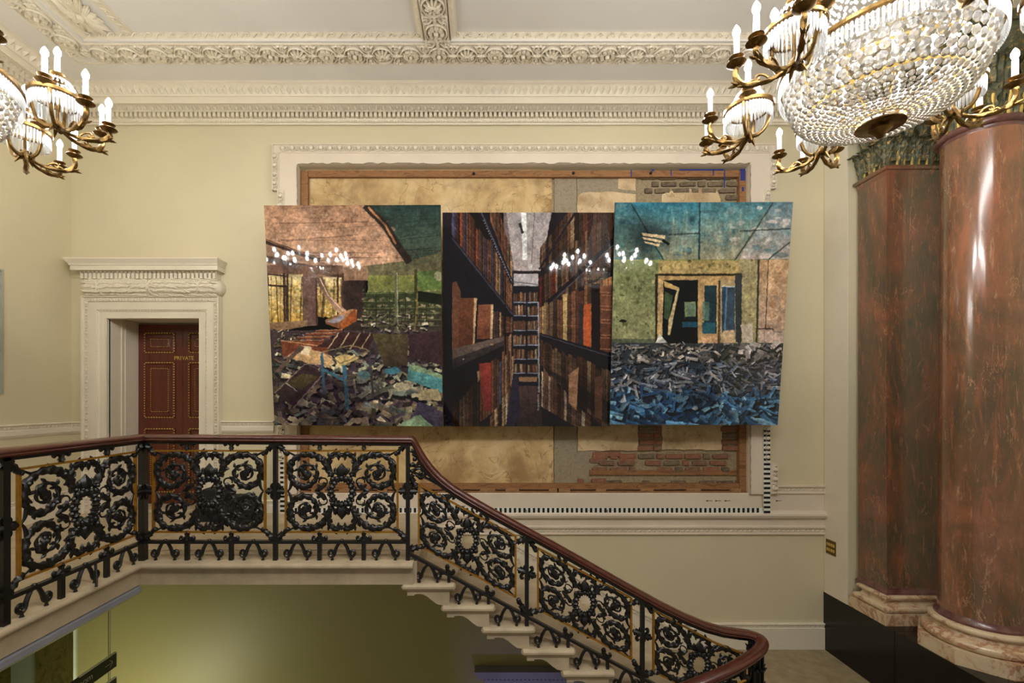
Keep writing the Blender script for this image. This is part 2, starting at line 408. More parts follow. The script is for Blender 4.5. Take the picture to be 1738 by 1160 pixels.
# stairs: cantilevered stone steps
stairs = structroot('stairs')
def step(i, nx):
    s_ = 1 / 194.0; y0 = EY - .015; y1 = WB
    X0 = PX(nx, 3.98); Z0 = PZ(989 + i * 36.7, 3.98)
    th = .058; W_ = 90 * s_
    mb = MB()
    pr = [(0.02, 0), (W_ - .02, 0)] + [(W_ - .022 + .026 * math.sin(a), -.026 + .026 * math.cos(a)) for a in (.5, 1, 1.57, 2.1, 2.7)] + [(W_ - .02, -th), (.02, -th)] + [(.022 - .026 * math.sin(a), -.026 + .026 * math.cos(a)) for a in (2.7, 2.1, 1.57, 1, .5)]
    mb.prism([(X0 + a, Z0 + b) for a, b in pr], y0 + .02, y1, lambda i_, j, k: (i_, k, j))
    # rounded near edge
    rows = []
    for a in np.linspace(0, PI, 6): rows.append([(X0 + .012, y0 + .022 - .024 * math.sin(a), Z0 - .027 + .027 * math.cos(a)), (X0 + W_ - .012, y0 + .022 - .024 * math.sin(a), Z0 - .027 + .027 * math.cos(a))])
    mb.grid(rows)
    o = mb.build('stair_tread', 'stone', stairs, ang=.5)
    mb = MB()
    pr = [(9, -12), (80, -12), (80, -38), (67, -36.5), (60, -35.5), (52, -30), (44, -23), (36, -18.5), (28, -17.5), (21, -18.5), (21, -20.5), (9, -20.5)]
    mb.prism([(X0 + a * s_, Z0 + b * s_) for a, b in pr][::-1], y0 + .03, y1, lambda i_, j, k: (i_, k, j))
    mb.build('scrolled_step_block', 'stone', stairs, ang=.5)
for i, nx in enumerate((683, 750, 817.5, 885, 952, 1019, 1086, 1153, 1220)): step(i, nx)
mb = MB(); mb.box(PX(692, 3.98), PX(708, 3.98), EY + .02, WB, -.20, -.005); mb.build('top_riser_block', 'stone', stairs, smooth=False)

# raking carved skirting on the back wall beside the flight
def rk(x): return bz(924 + .533 * (x - 877))
t = structroot('baseboard_back_raking')
mb = MB(); a, b = bx(846), bx(1146)
for (d0, d1, p) in ((0, .03, .035), (.03, .075, .022), (.075, .5, .015)):
    mb.add([(a, WB - p, rk(846) - d0), (b, WB - p, rk(1146) - d0), (b, WB - p, rk(1146) - d1), (a, WB - p, rk(846) - d1), (a, WB, rk(846) - d0), (b, WB, rk(1146) - d0)],
           [(0, 3, 2, 1), (0, 1, 5, 4)])
mb.build('plain_band', 'white', t, smooth=False)

def orn_row(mb, p0, p1, up, out, pitch, h, kind='egg', depth=.012):
    p0 = Vector(p0); p1 = Vector(p1); up = Vector(up); out = Vector(out); d = (p1 - p0); L = d.length; d.normalize()
    k = max(1, round(L / pitch)); pw = L / k
    for i in range(k):
        c = p0 + d * (pw * (i + .5))
        if kind == 'egg':      # egg with a shell round it, and a dart between
            rows = []
            for (rx, rz, q) in ((.23, .42, .15), (.19, .36, .8), (.1, .2, 1.0)):
                rows.append([c + d * (rx * pw * math.cos(a)) + up * (rz * h * math.sin(a)) + out * (depth * q) for a in np.linspace(0, 2 * PI, 7)[:-1]])
            mb.grid(rows, closed_u=True); mb.f.append(tuple(len(mb.v) - 6 + j for j in range(6)))
            rw_ = .055 * pw
            mb.tube([c + d * (.40 * pw * math.cos(q)) + up * (.12 * h + .56 * h * math.sin(q)) + out * (depth * .35) for q in np.linspace(-PI - .35, .35, 8)], [rw_ * .8] + [rw_] * 6 + [rw_ * .8], 4, ref=out, caps=False)
            e = c + d * (pw * .5)
            mb.add([e + d * (-.06 * pw) + up * (.45 * h), e + d * (.06 * pw) + up * (.45 * h), e + d * (.1 * pw) - up * (.3 * h), e - up * (.5 * h), e - d * (.1 * pw) - up * (.3 * h), e + out * (depth * .8) - up * (.1 * h)],
                   [(0, 5, 1), (1, 5, 2), (2, 5, 3), (3, 5, 4), (4, 5, 0)])
        elif kind == 'leaf':   # leaning leaves with a rib
            sg = 1
            b0 = c - up * (.48 * h); tp = c + up * (.45 * h) + d * (.16 * pw)
            mb.add([b0 - d * (.12 * pw), b0 + d * (.12 * pw), c + d * (.44 * pw), tp, c - d * (.40 * pw), c + out * depth, c + up * (.3 * h) + d * (.08 * pw) + out * (depth * 1.2), b0 + out * (depth * .5)],
                   [(0, 7, 1), (1, 7, 5, 2), (2, 5, 6), (2, 6, 3), (3, 6, 4), (4, 6, 5), (4, 5, 7, 0)])
        elif kind == 'wave':
            pts = [c + d * (pw * u) + up * (h * v) for u, v in ((-.45, -.4), (-.3, .1), (-.1, .38), (.15, .3), (.2, 0), (.05, -.12), (.0, .1))]
            mb.tube([p + out * (depth * .4) for p in smoothpts(pts, 2)], [depth * .8] * 13, 4, ref=out)
        elif kind == 'bead':
            mb.ball(c + out * (depth * .3), h * .42, 6, 4)
        elif kind == 'dentil':
            q = [c - d * (.3 * pw) - up * (h / 2), c + d * (.3 * pw) - up * (h / 2), c + d * (.3 * pw) + up * (h / 2), c - d * (.3 * pw) + up * (h / 2)]
            mb.add(q + [p + out * depth for p in q], [(4, 5, 6, 7), (0, 4, 7, 3), (1, 2, 6, 5), (0, 1, 5, 4), (3, 7, 6, 2)])
U = Vector((0, 0, 1)); OUT = Vector((0, -1, 0))
mb = MB(); dd = (Vector((b, 0, rk(1146))) - Vector((a, 0, rk(846)))).normalized()
orn_row(mb, (a, WB - .022, rk(846) - .052), (b, WB - .022, rk(1146) - .052), (-dd.z, 0, dd.x) if dd.x > 0 else U, OUT, .06, .045, 'leaf', .008)
mb.build('carved_leaf_row', 'carved', t, kind='stuff')

# skirting and dado rails
def skirt(name, path, z0, h, rows=True, top_h=.055):
    t = structroot(name)
    mb = MB(); wallsweep(mb, path, [(0, z0 + h), (.03, z0 + h), (.035, z0 + h - .012), (.022, z0 + h - .022), (.018, z0 + h - top_h), (.026, z0 + h - top_h - .008), (.026, z0), (0, z0)])
    mb.build('plain_band', 'white', t, ang=.4)
    mb = MB()
    for i in range(len(path) - 1):
        a = Vector((*path[i], 0)); b_ = Vector((*path[i + 1], 0)); dv = (b_ - a).normalized(); o_ = Vector((dv.y, -dv.x, 0))
        orn_row(mb, a + o_ * .018 + U * (z0 + h - .040), b_ + o_ * .018 + U * (z0 + h - .040), U, o_, .055, .032, 'leaf', .008)
    mb.build('carved_leaf_row', 'carved', t, kind='stuff')
skirt('baseboard_right', [(bx(1128), WB), (WR, WB)], HL, .325)
skirt('baseboard_left', [(WL, .3), (WL, WB), (bx(148), WB)], 0, .29)
skirt('baseboard_back', [(bx(380), WB), (bx(640), WB)], -.005, .16)
def dado(name, path, ztop):
    t = structroot(name)
    mb = MB(); wallsweep(mb, path, [(0, ztop), (.045, ztop), (.05, ztop - .012), (.035, ztop - .02), (.022, ztop - .06), (.03, ztop - .07), (.03, ztop - .12), (.012, ztop - .15), (0, ztop - .155)])
    mb.build('plain_band', 'white', t, ang=.4)
    mb = MB()
    for i in range(len(path) - 1):
        a = Vector((*path[i], 0)); b_ = Vector((*path[i + 1], 0)); dv = (b_ - a).normalized(); o_ = Vector((dv.y, -dv.x, 0))
        orn_row(mb, a + o_ * .026 + U * (ztop - .04), b_ + o_ * .026 + U * (ztop - .04), U, o_, .05, .032, 'leaf', .010)
    mb.build('carved_leaf_row', 'carved', t, kind='stuff')
dado('trim_1', [(WL, .3), (WL, WB), (bx(148), WB)], bz(716))
dado('trim_2', [(bx(378), WB), (bx(466), WB)], bz(715))
# bands below the picture frame
t = structroot('trim_3')
za = lambda y: bz(y)
mb = MB()
pr = [(0, za(837)), (.012, za(838)), (.012, za(867)), (.045, za(868)), (.065, za(871)), (.068, za(874)), (.055, za(878)), (.02, za(880)), (.016, za(892)), (.042, za(893)), (.04, za(896)), (.02, za(898)), (.016, za(905)), (.028, za(905.5)), (.026, za(907)), (0, za(909))]
wallsweep(mb, [(bx(478), WB), (WR, WB)], pr); mb.build('plain_band', 'framewhite', t, ang=.35)
mb = MB(); orn_row(mb, (bx(480), WB - .018, za(901)), (bx(1398), WB - .018, za(901)), U, OUT, .06, .035, 'leaf', .01)
mb.build('carved_leaf_row', 'carved', t, kind='stuff')
mb = MB(); wallsweep(mb, [(bx(1317), WB), (WR, WB)], [(0, za(824)), (.045, za(824)), (.045, za(826)), (.02, za(829)), (.016, za(835)), (.03, za(836)), (.028, za(838)), (0.01, za(839))]); mb.build('upper_band', 'framewhite', t, ang=.35)
mb = MB(); orn_row(mb, (bx(1318), WB - .018, za(831)), (bx(1396), WB - .018, za(831)), U, OUT, .06, .035, 'leaf', .01); mb.build('upper_leaf_row', 'carved', t, kind='stuff')
mb = MB()
for x0, x1 in ((1198, 1208), (1213, 1223), (1229, 1239), (1316, 1325)):
    mb.box(bx(x0), bx(x1), WB - .0135, WB - .011, za(850.8), za(849.6))
    mb.box(bx(x0), bx(x0 + 2.5), WB - .0135, WB - .011, za(851.5), za(848.9))
mb.build('grey_pencil_marks', mat('pencil_grey', col(150, 140, 125), .7, bump=0), t, smooth=False)

# main cornice round the room
path = [(WL, 0), (WL, WB), (WR, WB), (WR, 0)]
cz = lambda y, p: PZ(y, WB - p)
corn = [(0, cz(212, 0)), (.03, cz(212, .03)), (.034, cz(209, .034)), (.05, cz(207, .05)), (.054, cz(203, .054)), (.06, cz(201, .06)), (.06, cz(190, .06)), (.11, cz(190, .11)), (.12, cz(188, .12)), (.165, cz(178, .165)), (.17, cz(176.5, .17)),
        (.275, cz(176, .275)), (.28, cz(175, .28)), (.28, cz(164, .28)), (.295, cz(163.5, .295)), (.30, cz(161, .30)), (.315, cz(156, .315)), (.345, cz(149, .345)), (.365, cz(144, .365)), (.375, cz(142, .375)), (.38, cz(141, .38)), (.385, cz(137, .385)), (.385, ZC + .02)]
cornice = structroot('trim_cornice')
mb = MB(); wallsweep(mb, path, corn); mb.build('moulding', 'white', cornice, ang=.35)
def around(kind, p, z, up_out, pitch, h, depth, name, m='carved'):
    mb = MB(); upv, outv = up_out
    segs = [((WL + p, .6), (WL + p, WB - p), (0, 1)), ((WL + p, WB - p), (WR - p, WB - p), (1, 0)), ((WR - p, WB - p), (WR - p, 3.0), (0, -1))]
    for a, b_, dv in segs:
        o_ = Vector((dv[1], -dv[0], 0))
        up = (o_ * upv[0] + U * upv[1]).normalized(); ou = (o_ * outv[0] + U * outv[1]).normalized()
        orn_row(mb, (a[0], a[1], z), (b_[0], b_[1], z), up, ou, pitch, h, kind, depth)
    return mb.build(name, m, cornice, kind='stuff')
zz = cz(195.5, .075); around('dentil', .06, zz, ((0, 1), (1, 0)), .0565, abs(cz(190, .08) - cz(200, .08)) * .95, .045, 'dentil_row', 'white')
sl = Vector((.165 - .12, cz(178, .165) - cz(188, .12)))
around('egg', .142, cz(183, .142), ((sl.x, sl.y), (sl.y, -sl.x)), .085, sl.length, .016, 'egg_and_dart_row')
sl = Vector((.365 - .305, cz(144, .365) - cz(160, .305)))
around('leaf', .334, cz(152, .334), ((sl.x, sl.y), (sl.y, -sl.x)), .075, sl.length, .018, 'leaf_row')
around('bead', .045, cz(206.5, .045), ((0, 1), (1, 0)), .03, .03, .02, 'bead_row')

# ceiling: border soffit, raised fields, beam
ceil = structroot('ceiling')
Yb1, Yb2, Yin = 5.032, 4.766, 4.727        # rosette band and inner edge on the back side
Xl1, Xl2, Xin = -4.471, -4.20, -4.15
ZP = 5.215
BX0, BX1 = -.60, -.35
mb = MB()
mb.box(WL, WR + 1.4, Yin, WB, ZC, ZC + .25)           # back border
mb.box(WL, Xin, -1, Yin, ZC, ZC + .25)                # left border
mb.box(3.25, WR + 1.4, -1, Yin, ZC, ZC + .25)         # right border
mb.build('border_soffit', 'ceiling', ceil, smooth=False)
mb = MB()      # central beam, widening a little towards the hall
def bxs(y, s): return s * (.125 + .012 * (Yin - y))
mb.prism([(-.475 + bxs(Yin, -1), Yin), (-.475 + bxs(Yin, 1), Yin), (-.475 + bxs(2, 1) - .0, 2), (-.475 + bxs(2, -1), 2)], ZC, ZC + .2, lambda i, j, k: (i, j, k))
mb.build('beam_soffit', 'ceiling', ceil, smooth=False)
mb = MB(); mb.box(WL, WR, -1, WB, ZP, ZP + .1); mb.build('sunk_field', 'ceiling', ceil, smooth=False)
# sloped inner moulding of each field
def fieldmould(x0, x1, nm):
    mb = MB(); pr = [(0, ZC), (-.01, ZC + .012), (.025, ZC + .03), (.045, ZC + .055), (.06, ZC + .062), (.06, ZP + .01)]
    y1 = Yin
    rows = []
    for o_, z in pr:
        rows.append([(x0 + (o_), .6, z), (x0 + o_, y1 - o_ * .25, z), (x1 - o_, y1 - o_ * .25, z), (x1 - o_, .6, z)])
    mb.grid(rows); mb.build(nm, 'white', ceil, ang=.4)
    mb = MB()
    orn_row(mb, (x0, y1 - .022, ZC + .042), (x1, y1 - .022, ZC + .042), (0, -.3, 1), (0, -1, -.3), .125, .055, 'wave', .010)
    orn_row(mb, (x0 + .02, .8, ZC + .04), (x0 + .02, y1, ZC + .04), (.5, 0, .6), (.7, 0, -.6), .125, .06, 'wave', .010)
    orn_row(mb, (x1 - .02, .8, ZC + .04), (x1 - .02, y1, ZC + .04), (-.5, 0, .6), (-.7, 0, -.6), .125, .06, 'wave', .010)
    mb.build('wave_ornament_row', 'carved', ceil, kind='stuff')
fieldmould(Xin, -.62, 'left_field_moulding'); fieldmould(-.33, 3.25, 'right_field_moulding')
# rib between narrow and wide field at the left
mb = MB(); mb.box(-3.70, -3.62, .6, Yin, ZP - .035, ZP + .01); mb.build('rib', 'white', ceil, smooth=False)
mb = MB(); orn_row(mb, (-3.66, .8, ZP - .036), (-3.66, Yin, ZP - .036), (1, 0, 0), (0, 0, -1), .09, .07, 'wave', .009); mb.build('rib_ornament_row', 'carved', ceil, kind='stuff')

def rosette_mesh(kind):
    mb = MB(); r = .098
    mb.lathe([(r * 1.04, 0), (r * 1.08, -.012), (r * 1.0, -.018), (r * .93, -.006), (r * .9, .0)], 20)
    if kind == 0:
        for k in range(8):
            a = 2 * PI * k / 8
            mb.ball((.055 * math.cos(a), .055 * math.sin(a), -.004), .027, 6, 4, .9)
        mb.ball((0, 0, -.01), .026, 8, 5)
    elif kind == 1:
        for k in range(10):
            a = 2 * PI * k / 10; mb.spike((.02 * math.cos(a), .02 * math.sin(a), -.014), (math.cos(a), math.sin(a), .1), .07, .016)
        mb.lathe([(.03, -.004), (.03, -.026), (.016, -.03), (.014, -.01), (0, -.01)], 12)
    else:
        for k in range(6):
            a = 2 * PI * k / 6; c, s_ = math.cos(a), math.sin(a)
            mb.ball((.05 * c, .05 * s_, -.004), .034, 6, 4, .8)
            mb.spike((.03 * math.cos(a + .5), .03 * math.sin(a + .5), -.016), (math.cos(a + .5), math.sin(a + .5), .1), .06, .012)
        mb.ball((0, 0, -.016), .02, 6, 4)
    return mb
ros = []
for k in range(3):
    o = rosette_mesh(k).build('ceiling_rosette', 'carved', ceil); ros.append(o)
def scrollbits():       # leafy infill between two rosettes
    mb = MB()
    for sy in (-1, 1):
        for sx in (-1, 1):
            pts = [(sx * .0, sy * .02, 0), (sx * .03, sy * .05, -.004), (sx * .035, sy * .095, -.004), (sx * .012, sy * .108, -.004), (sx * .0, sy * .085, -.004), (sx * .016, sy * .072, -.004)]
            mb.tube(smoothpts(pts, 3), .009, 5, ref=(0, 0, 1))
            mb.spike((sx * .03, sy * .09, -.004), (sx, sy * .3, 0), .04, .011); mb.spike((sx * .03, sy * .05, -.004), (sx, sy * .9, 0), .035, .010)
    mb.tube([(-.06, 0, -.004), (0, 0, -.012), (.06, 0, -.004)], .011, 6, ref=(0, 0, 1)); mb.ball((0, 0, -.006), .02, 6, 4)
    return mb
sb0 = scrollbits().build('rosette_scrollwork', 'carved', ceil)
cnt = 0
def put(x, y, rz):
    global cnt
    src = ros[cnt % 3]; o = src if cnt < 3 else dup(src, ceil); cnt += 1
    o.location = (x, y, ZC); o.rotation_euler = (0, 0, rz + random.uniform(-.2, .2)); o.scale = (1.08, 1.08, 2.1)
first = True
def putb(x, y, rz):
    global first
    o = sb0 if first else dup(sb0, ceil); first = False
    o.location = (x, y, ZC); o.rotation_euler = (0, 0, rz); o.scale = (1.1, 1.1, 2.2)
yc = (Yb1 + Yb2) / 2; pit = .302; xb = -.475
for i in range(-13, 14):
    x = xb + i * pit
    if x > Xl1 + .1 and x < WR - .7: put(x, yc, 0); putb(x + pit / 2, yc, 0)
xl = (Xl1 + Xl2) / 2
for i in range(0, 10): put(xl, yc - (i + .6) * pit, PI / 2); putb(xl, yc - (i + .1) * pit, PI / 2)
for i in range(1, 7): put(xb, yc - i * pit, PI / 2); putb(xb, yc - (i - .5) * pit, PI / 2)
mb = MB()       # rims of the rosette band
for p0, p1 in (((Xl1, Yb1), (WR - .66, Yb1)), ((Xl2, Yb2), (xb - .13, Yb2)), ((xb + .13, Yb2), (3.4, Yb2)), ((Xl1, 1.5), (Xl1, Yb1)), ((Xl2, 1.5), (Xl2, Yb2)), ((xb - .122, 2), (xb - .118, Yb2)), ((xb + .122, 2), (xb + .118, Yb2))):
    mb.tube([(p0[0], p0[1], ZC - .002), (p1[0], p1[1], ZC - .002)], .009, 6, ref=(0, 0, 1))
mb.build('band_rim', 'white', ceil)
mb = MB()
for x0, y0, x1, y1 in ((Xl1, Yb1 - .014, WR - .7, Yb1 - .014), (Xl2, Yb2 + .014, 3.4, Yb2 + .014)):
    orn_row(mb, (x0, y0, ZC - .004), (x1, y1, ZC - .004), (0, 1, 0), (0, 0, -1), .03, .016, 'bead', .006)
mb.build('bead_row', 'carved', ceil, kind='stuff')
# large leaf cartouche in the narrow field
lx, ly = PX(141, 4.5), 4.47
cart = MB()
for k in range(14):
    a = 2 * PI * k / 14; L = .17 + .13 * abs(math.sin(a)) ** 2
    for q in (-.13, 0, .13): cart.spike((.03 * math.cos(a), .03 * math.sin(a), -.02), (math.cos(a + q), math.sin(a + q), .03), L * (1 - abs(q)), .03, 6)
cart.ball((0, 0, -.02), .05, 8, 5); cart.lathe([(.09, -.01), (.085, -.035), (.06, -.03)], 14)
for k in range(4):
    a = PI / 2 * k + .3; cart.ball((.1 * math.cos(a), .16 * math.sin(a), -.02), .03, 6, 4)
o = cart.build('leaf_cartouche', 'carved', ceil); o.location = (lx, ly, ZP); o.scale = (.8, .95, 1.5)

# ------------------------------------------------------------------ door case and door
dc = structroot('trim_doorcase', 'off-white moulded doorcase with a carved cushion frieze and dentilled cornice around the mahogany doors', 'doorcase')
def archi(prof, z_top):     # prof: (inset from the outer edge, projection); outer line swept up, over and down
    mb = MB(); xo0, xo1 = bx(148), bx(378); rows = []
    for (s_, p) in prof:
        rows.append([(xo0 + s_, WB - p, 0), (xo0 + s_, WB - p, z_top - s_), (xo1 - s_, WB - p, z_top - s_), (xo1 - s_, WB - p, 0)])
    mb.grid(rows); return mb
wA = bx(185) - bx(148)      # .273
ztp = bz(505)
archi([(0, 0), (0, .095), (.014, .095), (.02, .075), (.075, .06), (.08, .066), (.165, .064), (.17, .054), (.182, .05), (.19, .042), (wA - .02, .04), (wA - .005, .045), (wA, .04), (wA, -.02)], ztp).build('architrave', 'white', dc, ang=.35)
mb = MB()
for s_, pitch, h, p, k in ((.047, .075, .045, .068, 'egg'), (.176, .04, .02, .052, 'bead')):
    xo0, xo1 = bx(148), bx(378)
    orn_row(mb, (xo0 + s_, WB - p, 0), (xo0 + s_, WB - p, ztp - s_), (-1, 0, 0), OUT, pitch, h, k, .014)
    orn_row(mb, (xo0 + s_, WB - p, ztp - s_), (xo1 - s_, WB - p, ztp - s_), U, OUT, pitch, h, k, .014)
    orn_row(mb, (xo1 - s_, WB - p, ztp - s_), (xo1 - s_, WB - p, 0), (1, 0, 0), OUT, pitch, h, k, .014)
mb.build('carved_edge_row', 'carved', dc, kind='stuff')
# cushion frieze
mb = MB(); z0, z1 = bz(505), bz(476.5); x0, x1 = bx(152), bx(378)
sec = [(.05 + .095 * math.sin(a), z0 + (z1 - z0) * (1 - math.cos(a)) / 2) for a in np.linspace(0, PI, 13)]
rows = []
for xe, sg in ((x0 + .10, -1), (x1 - .10, 1)):
    rr = [[(xe + sg * p * math.sin(a) * 1.0, WB - p * math.cos(a) ** .6, z) for p, z in sec] for a in np.linspace(0, PI / 2 - .001, 7)]
    rows += rr[::-1] if sg < 0 else rr
mb.grid(rows); mb.build('cushion_frieze', 'carved', dc, ang=1.0)
mb = MB()
for i in range(46):        # bundled bay leaves and crossed ribbons
    x = lerp(x0 + .06, x1 - .06, (i + .5) / 46); sg = -1 if x < (x0 + x1) / 2 else 1
    for a in (.5, 1.0, 1.5, 2.0, 2.5):
        p = .05 + .097 * math.sin(a); z = z0 + (z1 - z0) * (1 - math.cos(a)) / 2
        mb.spike((x + random.uniform(-.012, .012), WB - p, z), (sg, random.uniform(-.12, 0), random.uniform(-.35, .35)), .075, .017, 5)
for xc, in ((lerp(x0, x1, .5),), (x0 + .22,), (x1 - .22,)):
    for sg in (-1, 1):
        mb.tube([(xc + sg * .1 * (u - .5), WB - (.054 + .1 * math.sin(PI * u)), z0 + (z1 - z0) * (1 - math.cos(PI * u)) / 2) for u in np.linspace(.05, .95, 9)], .010, 5)
mb.build('carved_leaves', 'carved', dc, kind='stuff')
# cornice of the doorcase
zq = lambda y, p: PZ(y, WB - p)
cp = [(.06, zq(475, .06)), (.075, zq(474, .075)), (.075, zq(463, .075)), (.10, zq(462, .1)), (.125, zq(459.5, .125)), (.13, zq(459, .13)), (.165, zq(458.5, .165)), (.165, zq(451, .165)), (.175, zq(450, .175)), (.18, zq(447, .18)), (.21, zq(440, .21)), (.215, zq(439.5, .215)), (.215, zq(437, .215)), (0, zq(437, .215))]
mb = MB(); xr = bx(378) - .03; xl_ = bx(148) + .03; e = .06
rows = []
for p, z in cp:
    q = max(0, p - e) * .8
    rows.append([(max(WL, xl_ - q * 1.15), WB, z), (max(WL, xl_ - q * 1.15), WB - p, z), (xr + q * .7, WB - p, z), (xr + q * .7, WB, z)])
mb.grid(rows); mb.build('cornice', 'white', dc, ang=.35)
mb = MB(); orn_row(mb, (xl_ - .015, WB - .072, zq(469.5, .1)), (xr + .02, WB - .072, zq(469.5, .1)), U, OUT, .0525, abs(zq(474, .1) - zq(465, .1)), 'dentil', .055)
mb.build('dentil_row', 'white', dc, smooth=False, kind='stuff')
mb = MB(); orn_row(mb, (xl_ - .05, WB - .105, zq(461.5, .12)), (xr + .03, WB - .105, zq(461.5, .12)), (0, -.6, .8), (0, -.8, -.6), .05, .04, 'leaf', .012)
mb.build('leaf_row', 'carved', dc, kind='stuff')
# reveal
DY = WB + .48
mb = MB()
for (x0, x1, y0, y1) in ((DX0 - .025, DX0, WB + .002, DY + .1), (DX1, DX1 + .025, WB + .002, DY + .1)):
    mb.box(x0, x1, y0, y1, 0, DZ1 + .05)
mb.box(DX0 - .025, DX1 + .025, WB + .002, DY + .1, DZ1, DZ1 + .025)
mb.box(DX0, DX0 + .012, WB + .19, WB + .21, 0, DZ1); mb.box(DX0, DX0 + .012, WB + .25, WB + .27, 0, DZ1)
mb.build('reveal_lining', 'white', dc, smooth=False)
mb = MB(); mb.box(WL, bx(400), DY + .06, DY + .12, -.3, 3); mb.build('backing', 'white', dc, smooth=False)
# two leaves
DT = PZ(551, DY); dw = .60
dx_l = PX(235, DY)
def leaf_door(nm, x0):
    d = structroot(nm)
    mb = MB(); mb.box(x0 + .002, x0 + dw - .002, DY, DY + .045, .008, DT)
    mb.build('door_leaf', 'doorwood', d, smooth=False)
    st = .085
    for (z0, z1) in ((PZ(600, DY), PZ(565, DY)), (PZ(710, DY), PZ(615, DY)), (PZ(836, DY), PZ(727, DY))):
        a, b_ = x0 + st, x0 + dw - .10
        mb = MB(); rows = []
        for ins, dp in ((0, 0), (.02, -.012), (.035, .010), (.06, .012), (.085, -.004)):
            rows.append([(a + ins, DY + dp - .006, z0 + ins), (b_ - ins, DY + dp - .006, z0 + ins), (b_ - ins, DY + dp - .006, z1 - ins), (a + ins, DY + dp - .006, z1 - ins)])
        mb.grid(rows, closed_u=True); k = len(mb.v); mb.f.append((k - 4, k - 3, k - 2, k - 1))
        pn = mb.build('raised_panel', 'doorwood', d, ang=.3)
        mb = MB()
        for ins, r_, pt in ((.010, .0125, .036), (.088, .008, .028)):
            for p0, p1, up in (((a + ins, z0 + ins), (b_ - ins, z0 + ins), (0, 0, 1)), ((b_ - ins, z0 + ins), (b_ - ins, z1 - ins), (1, 0, 0)), ((b_ - ins, z1 - ins), (a + ins, z1 - ins), (0, 0, 1)), ((a + ins, z1 - ins), (a + ins, z0 + ins), (1, 0, 0))):
                A = Vector((p0[0], DY - .012, p0[1])); B = Vector((p1[0], DY - .012, p1[1])); k = max(2, round((B - A).length / pt))
                for i in range(k): mb.ball(A.lerp(B, (i + .5) / k), r_, 6, 3)
        mb.build('gilt_beading', 'gold', pn, kind='stuff')
    return d
d1 = leaf_door('door_1', dx_l); d2 = leaf_door('door_2', dx_l + dw)
def textobj(name, body, size, m, parent, loc, rot, ext=.0008, align='LEFT', sx=1):
    cu = bpy.data.curves.new(name, 'FONT'); cu.body = body; cu.size = size; cu.extrude = ext; cu.align_x = align; cu.resolution_u = 3
    tmp = bpy.data.objects.new(name + '_curve', cu); C.objects.link(tmp); dg = bpy.context.evaluated_depsgraph_get()
    me = bpy.data.meshes.new_from_object(tmp.evaluated_get(dg)); me.materials.clear(); me.materials.append(M[m]); bpy.data.objects.remove(tmp)
    o = bpy.data.objects.new(name, me); C.objects.link(o); o.parent = parent; o.location = loc; o.rotation_euler = rot; o.scale = (sx, 1, 1)
    return o
textobj('gold_lettering', 'PRI', .075, 'gold', d1, (PX(295.5, DY), DY - .003, PZ(611.3, DY)), (PI / 2, 0, 0), .0015)
textobj('gold_lettering', 'VATE', .075, 'gold', d2, (PX(309.2, DY), DY - .003, PZ(611.3, DY)), (PI / 2, 0, 0), .0015, sx=.9)

# ------------------------------------------------------------------ empty picture frame on the wall, old wall behind
fr = structroot('trim_picture_frame', 'off-white eared plaster picture frame with egg and dart edge around the bare wall', 'frame')
mb = MB()
def fb(x0, x1, y0, y1, p): mb.box(bx(x0), bx(x1), WB - p, WB + .001, bz(y1), bz(y0))
fb(465, 1313, 248, 283, .045); fb(465, 508, 283, 326, .045); fb(474, 508, 326, 785, .045); fb(465, 508, 785, 838, .045)
fb(1269, 1313, 283, 323, .045); fb(1269, 1303, 323, 785, .045); fb(1269, 1316, 785, 838, .045)
mb.build('flat_band', 'framewhite', fr, smooth=False)
mb = MB()
def line(x0, y0, x1, y1, upx, upz, o_=.047, h=.075, kind='egg', pt=.118):
    orn_row(mb, (bx(x0), WB - o_, bz(y0)), (bx(x1), WB - o_, bz(y1)), (upx, 0, upz), OUT, pt, h, kind, .036)
line(476, 256, 1303, 256, 0, 1); line(470, 262, 470, 322, -1, 0); line(479.5, 328, 479.5, 780, -1, 0); line(470, 787, 470, 836, -1, 0)
line(1308, 262, 1308, 320, 1, 0); line(1298, 325, 1298, 783, 1, 0); line(1311, 788, 1311, 836, 1, 0)
mb.build('egg_and_dart_row', 'carved', fr, kind='stuff')
mb = MB()       # fillets beside the egg row, broken plaster lip at the opening
for (x0, x1, y0, y1, p) in ((465, 1313, 248, 250, .06), (465, 467, 250, 326, .06), (1311, 1313, 250, 323, .06), (476, 1303, 262, 263.5, .055), (475, 476.5, 262, 326, .055), (1302, 1303.5, 262, 323, .055), (474, 475.3, 326, 785, .06), (1302, 1303, 323, 785, .06), (484.5, 485.5, 326, 838, .055), (1293, 1294, 323, 838, .055), (1314.5, 1316, 785, 838, .06), (465, 466.3, 785, 838, .06)):
    fb(x0, x1, y0, y1, p)
mb.build('fillet', 'framewhite', fr, smooth=False)
mb = MB()
def ragged(x0, y0, x1, y1, nx, ny, w_):
    k = 90; rows = [[], [], []]
    for i in range(k + 1):
        t_ = i / k; x = lerp(x0, x1, t_); y = lerp(y0, y1, t_); r = w_ * random.uniform(.25, 1)
        rows[0].append((bx(x), WB - .046, bz(y))); rows[1].append((bx(x + nx * r * .6), WB - .052 - .006 * random.random(), bz(y + ny * r * .6))); rows[2].append((bx(x + nx * r), WB - .04, bz(y + ny * r)))
    mb.grid(rows)
ragged(508, 283, 1269, 283, 0, -1, 5); ragged(508, 283, 508, 838, -1, 0, 3); ragged(1269, 283, 1269, 838, 1, 0, 3)
mb.build('broken_plaster_lip', 'render', fr, smooth=False)
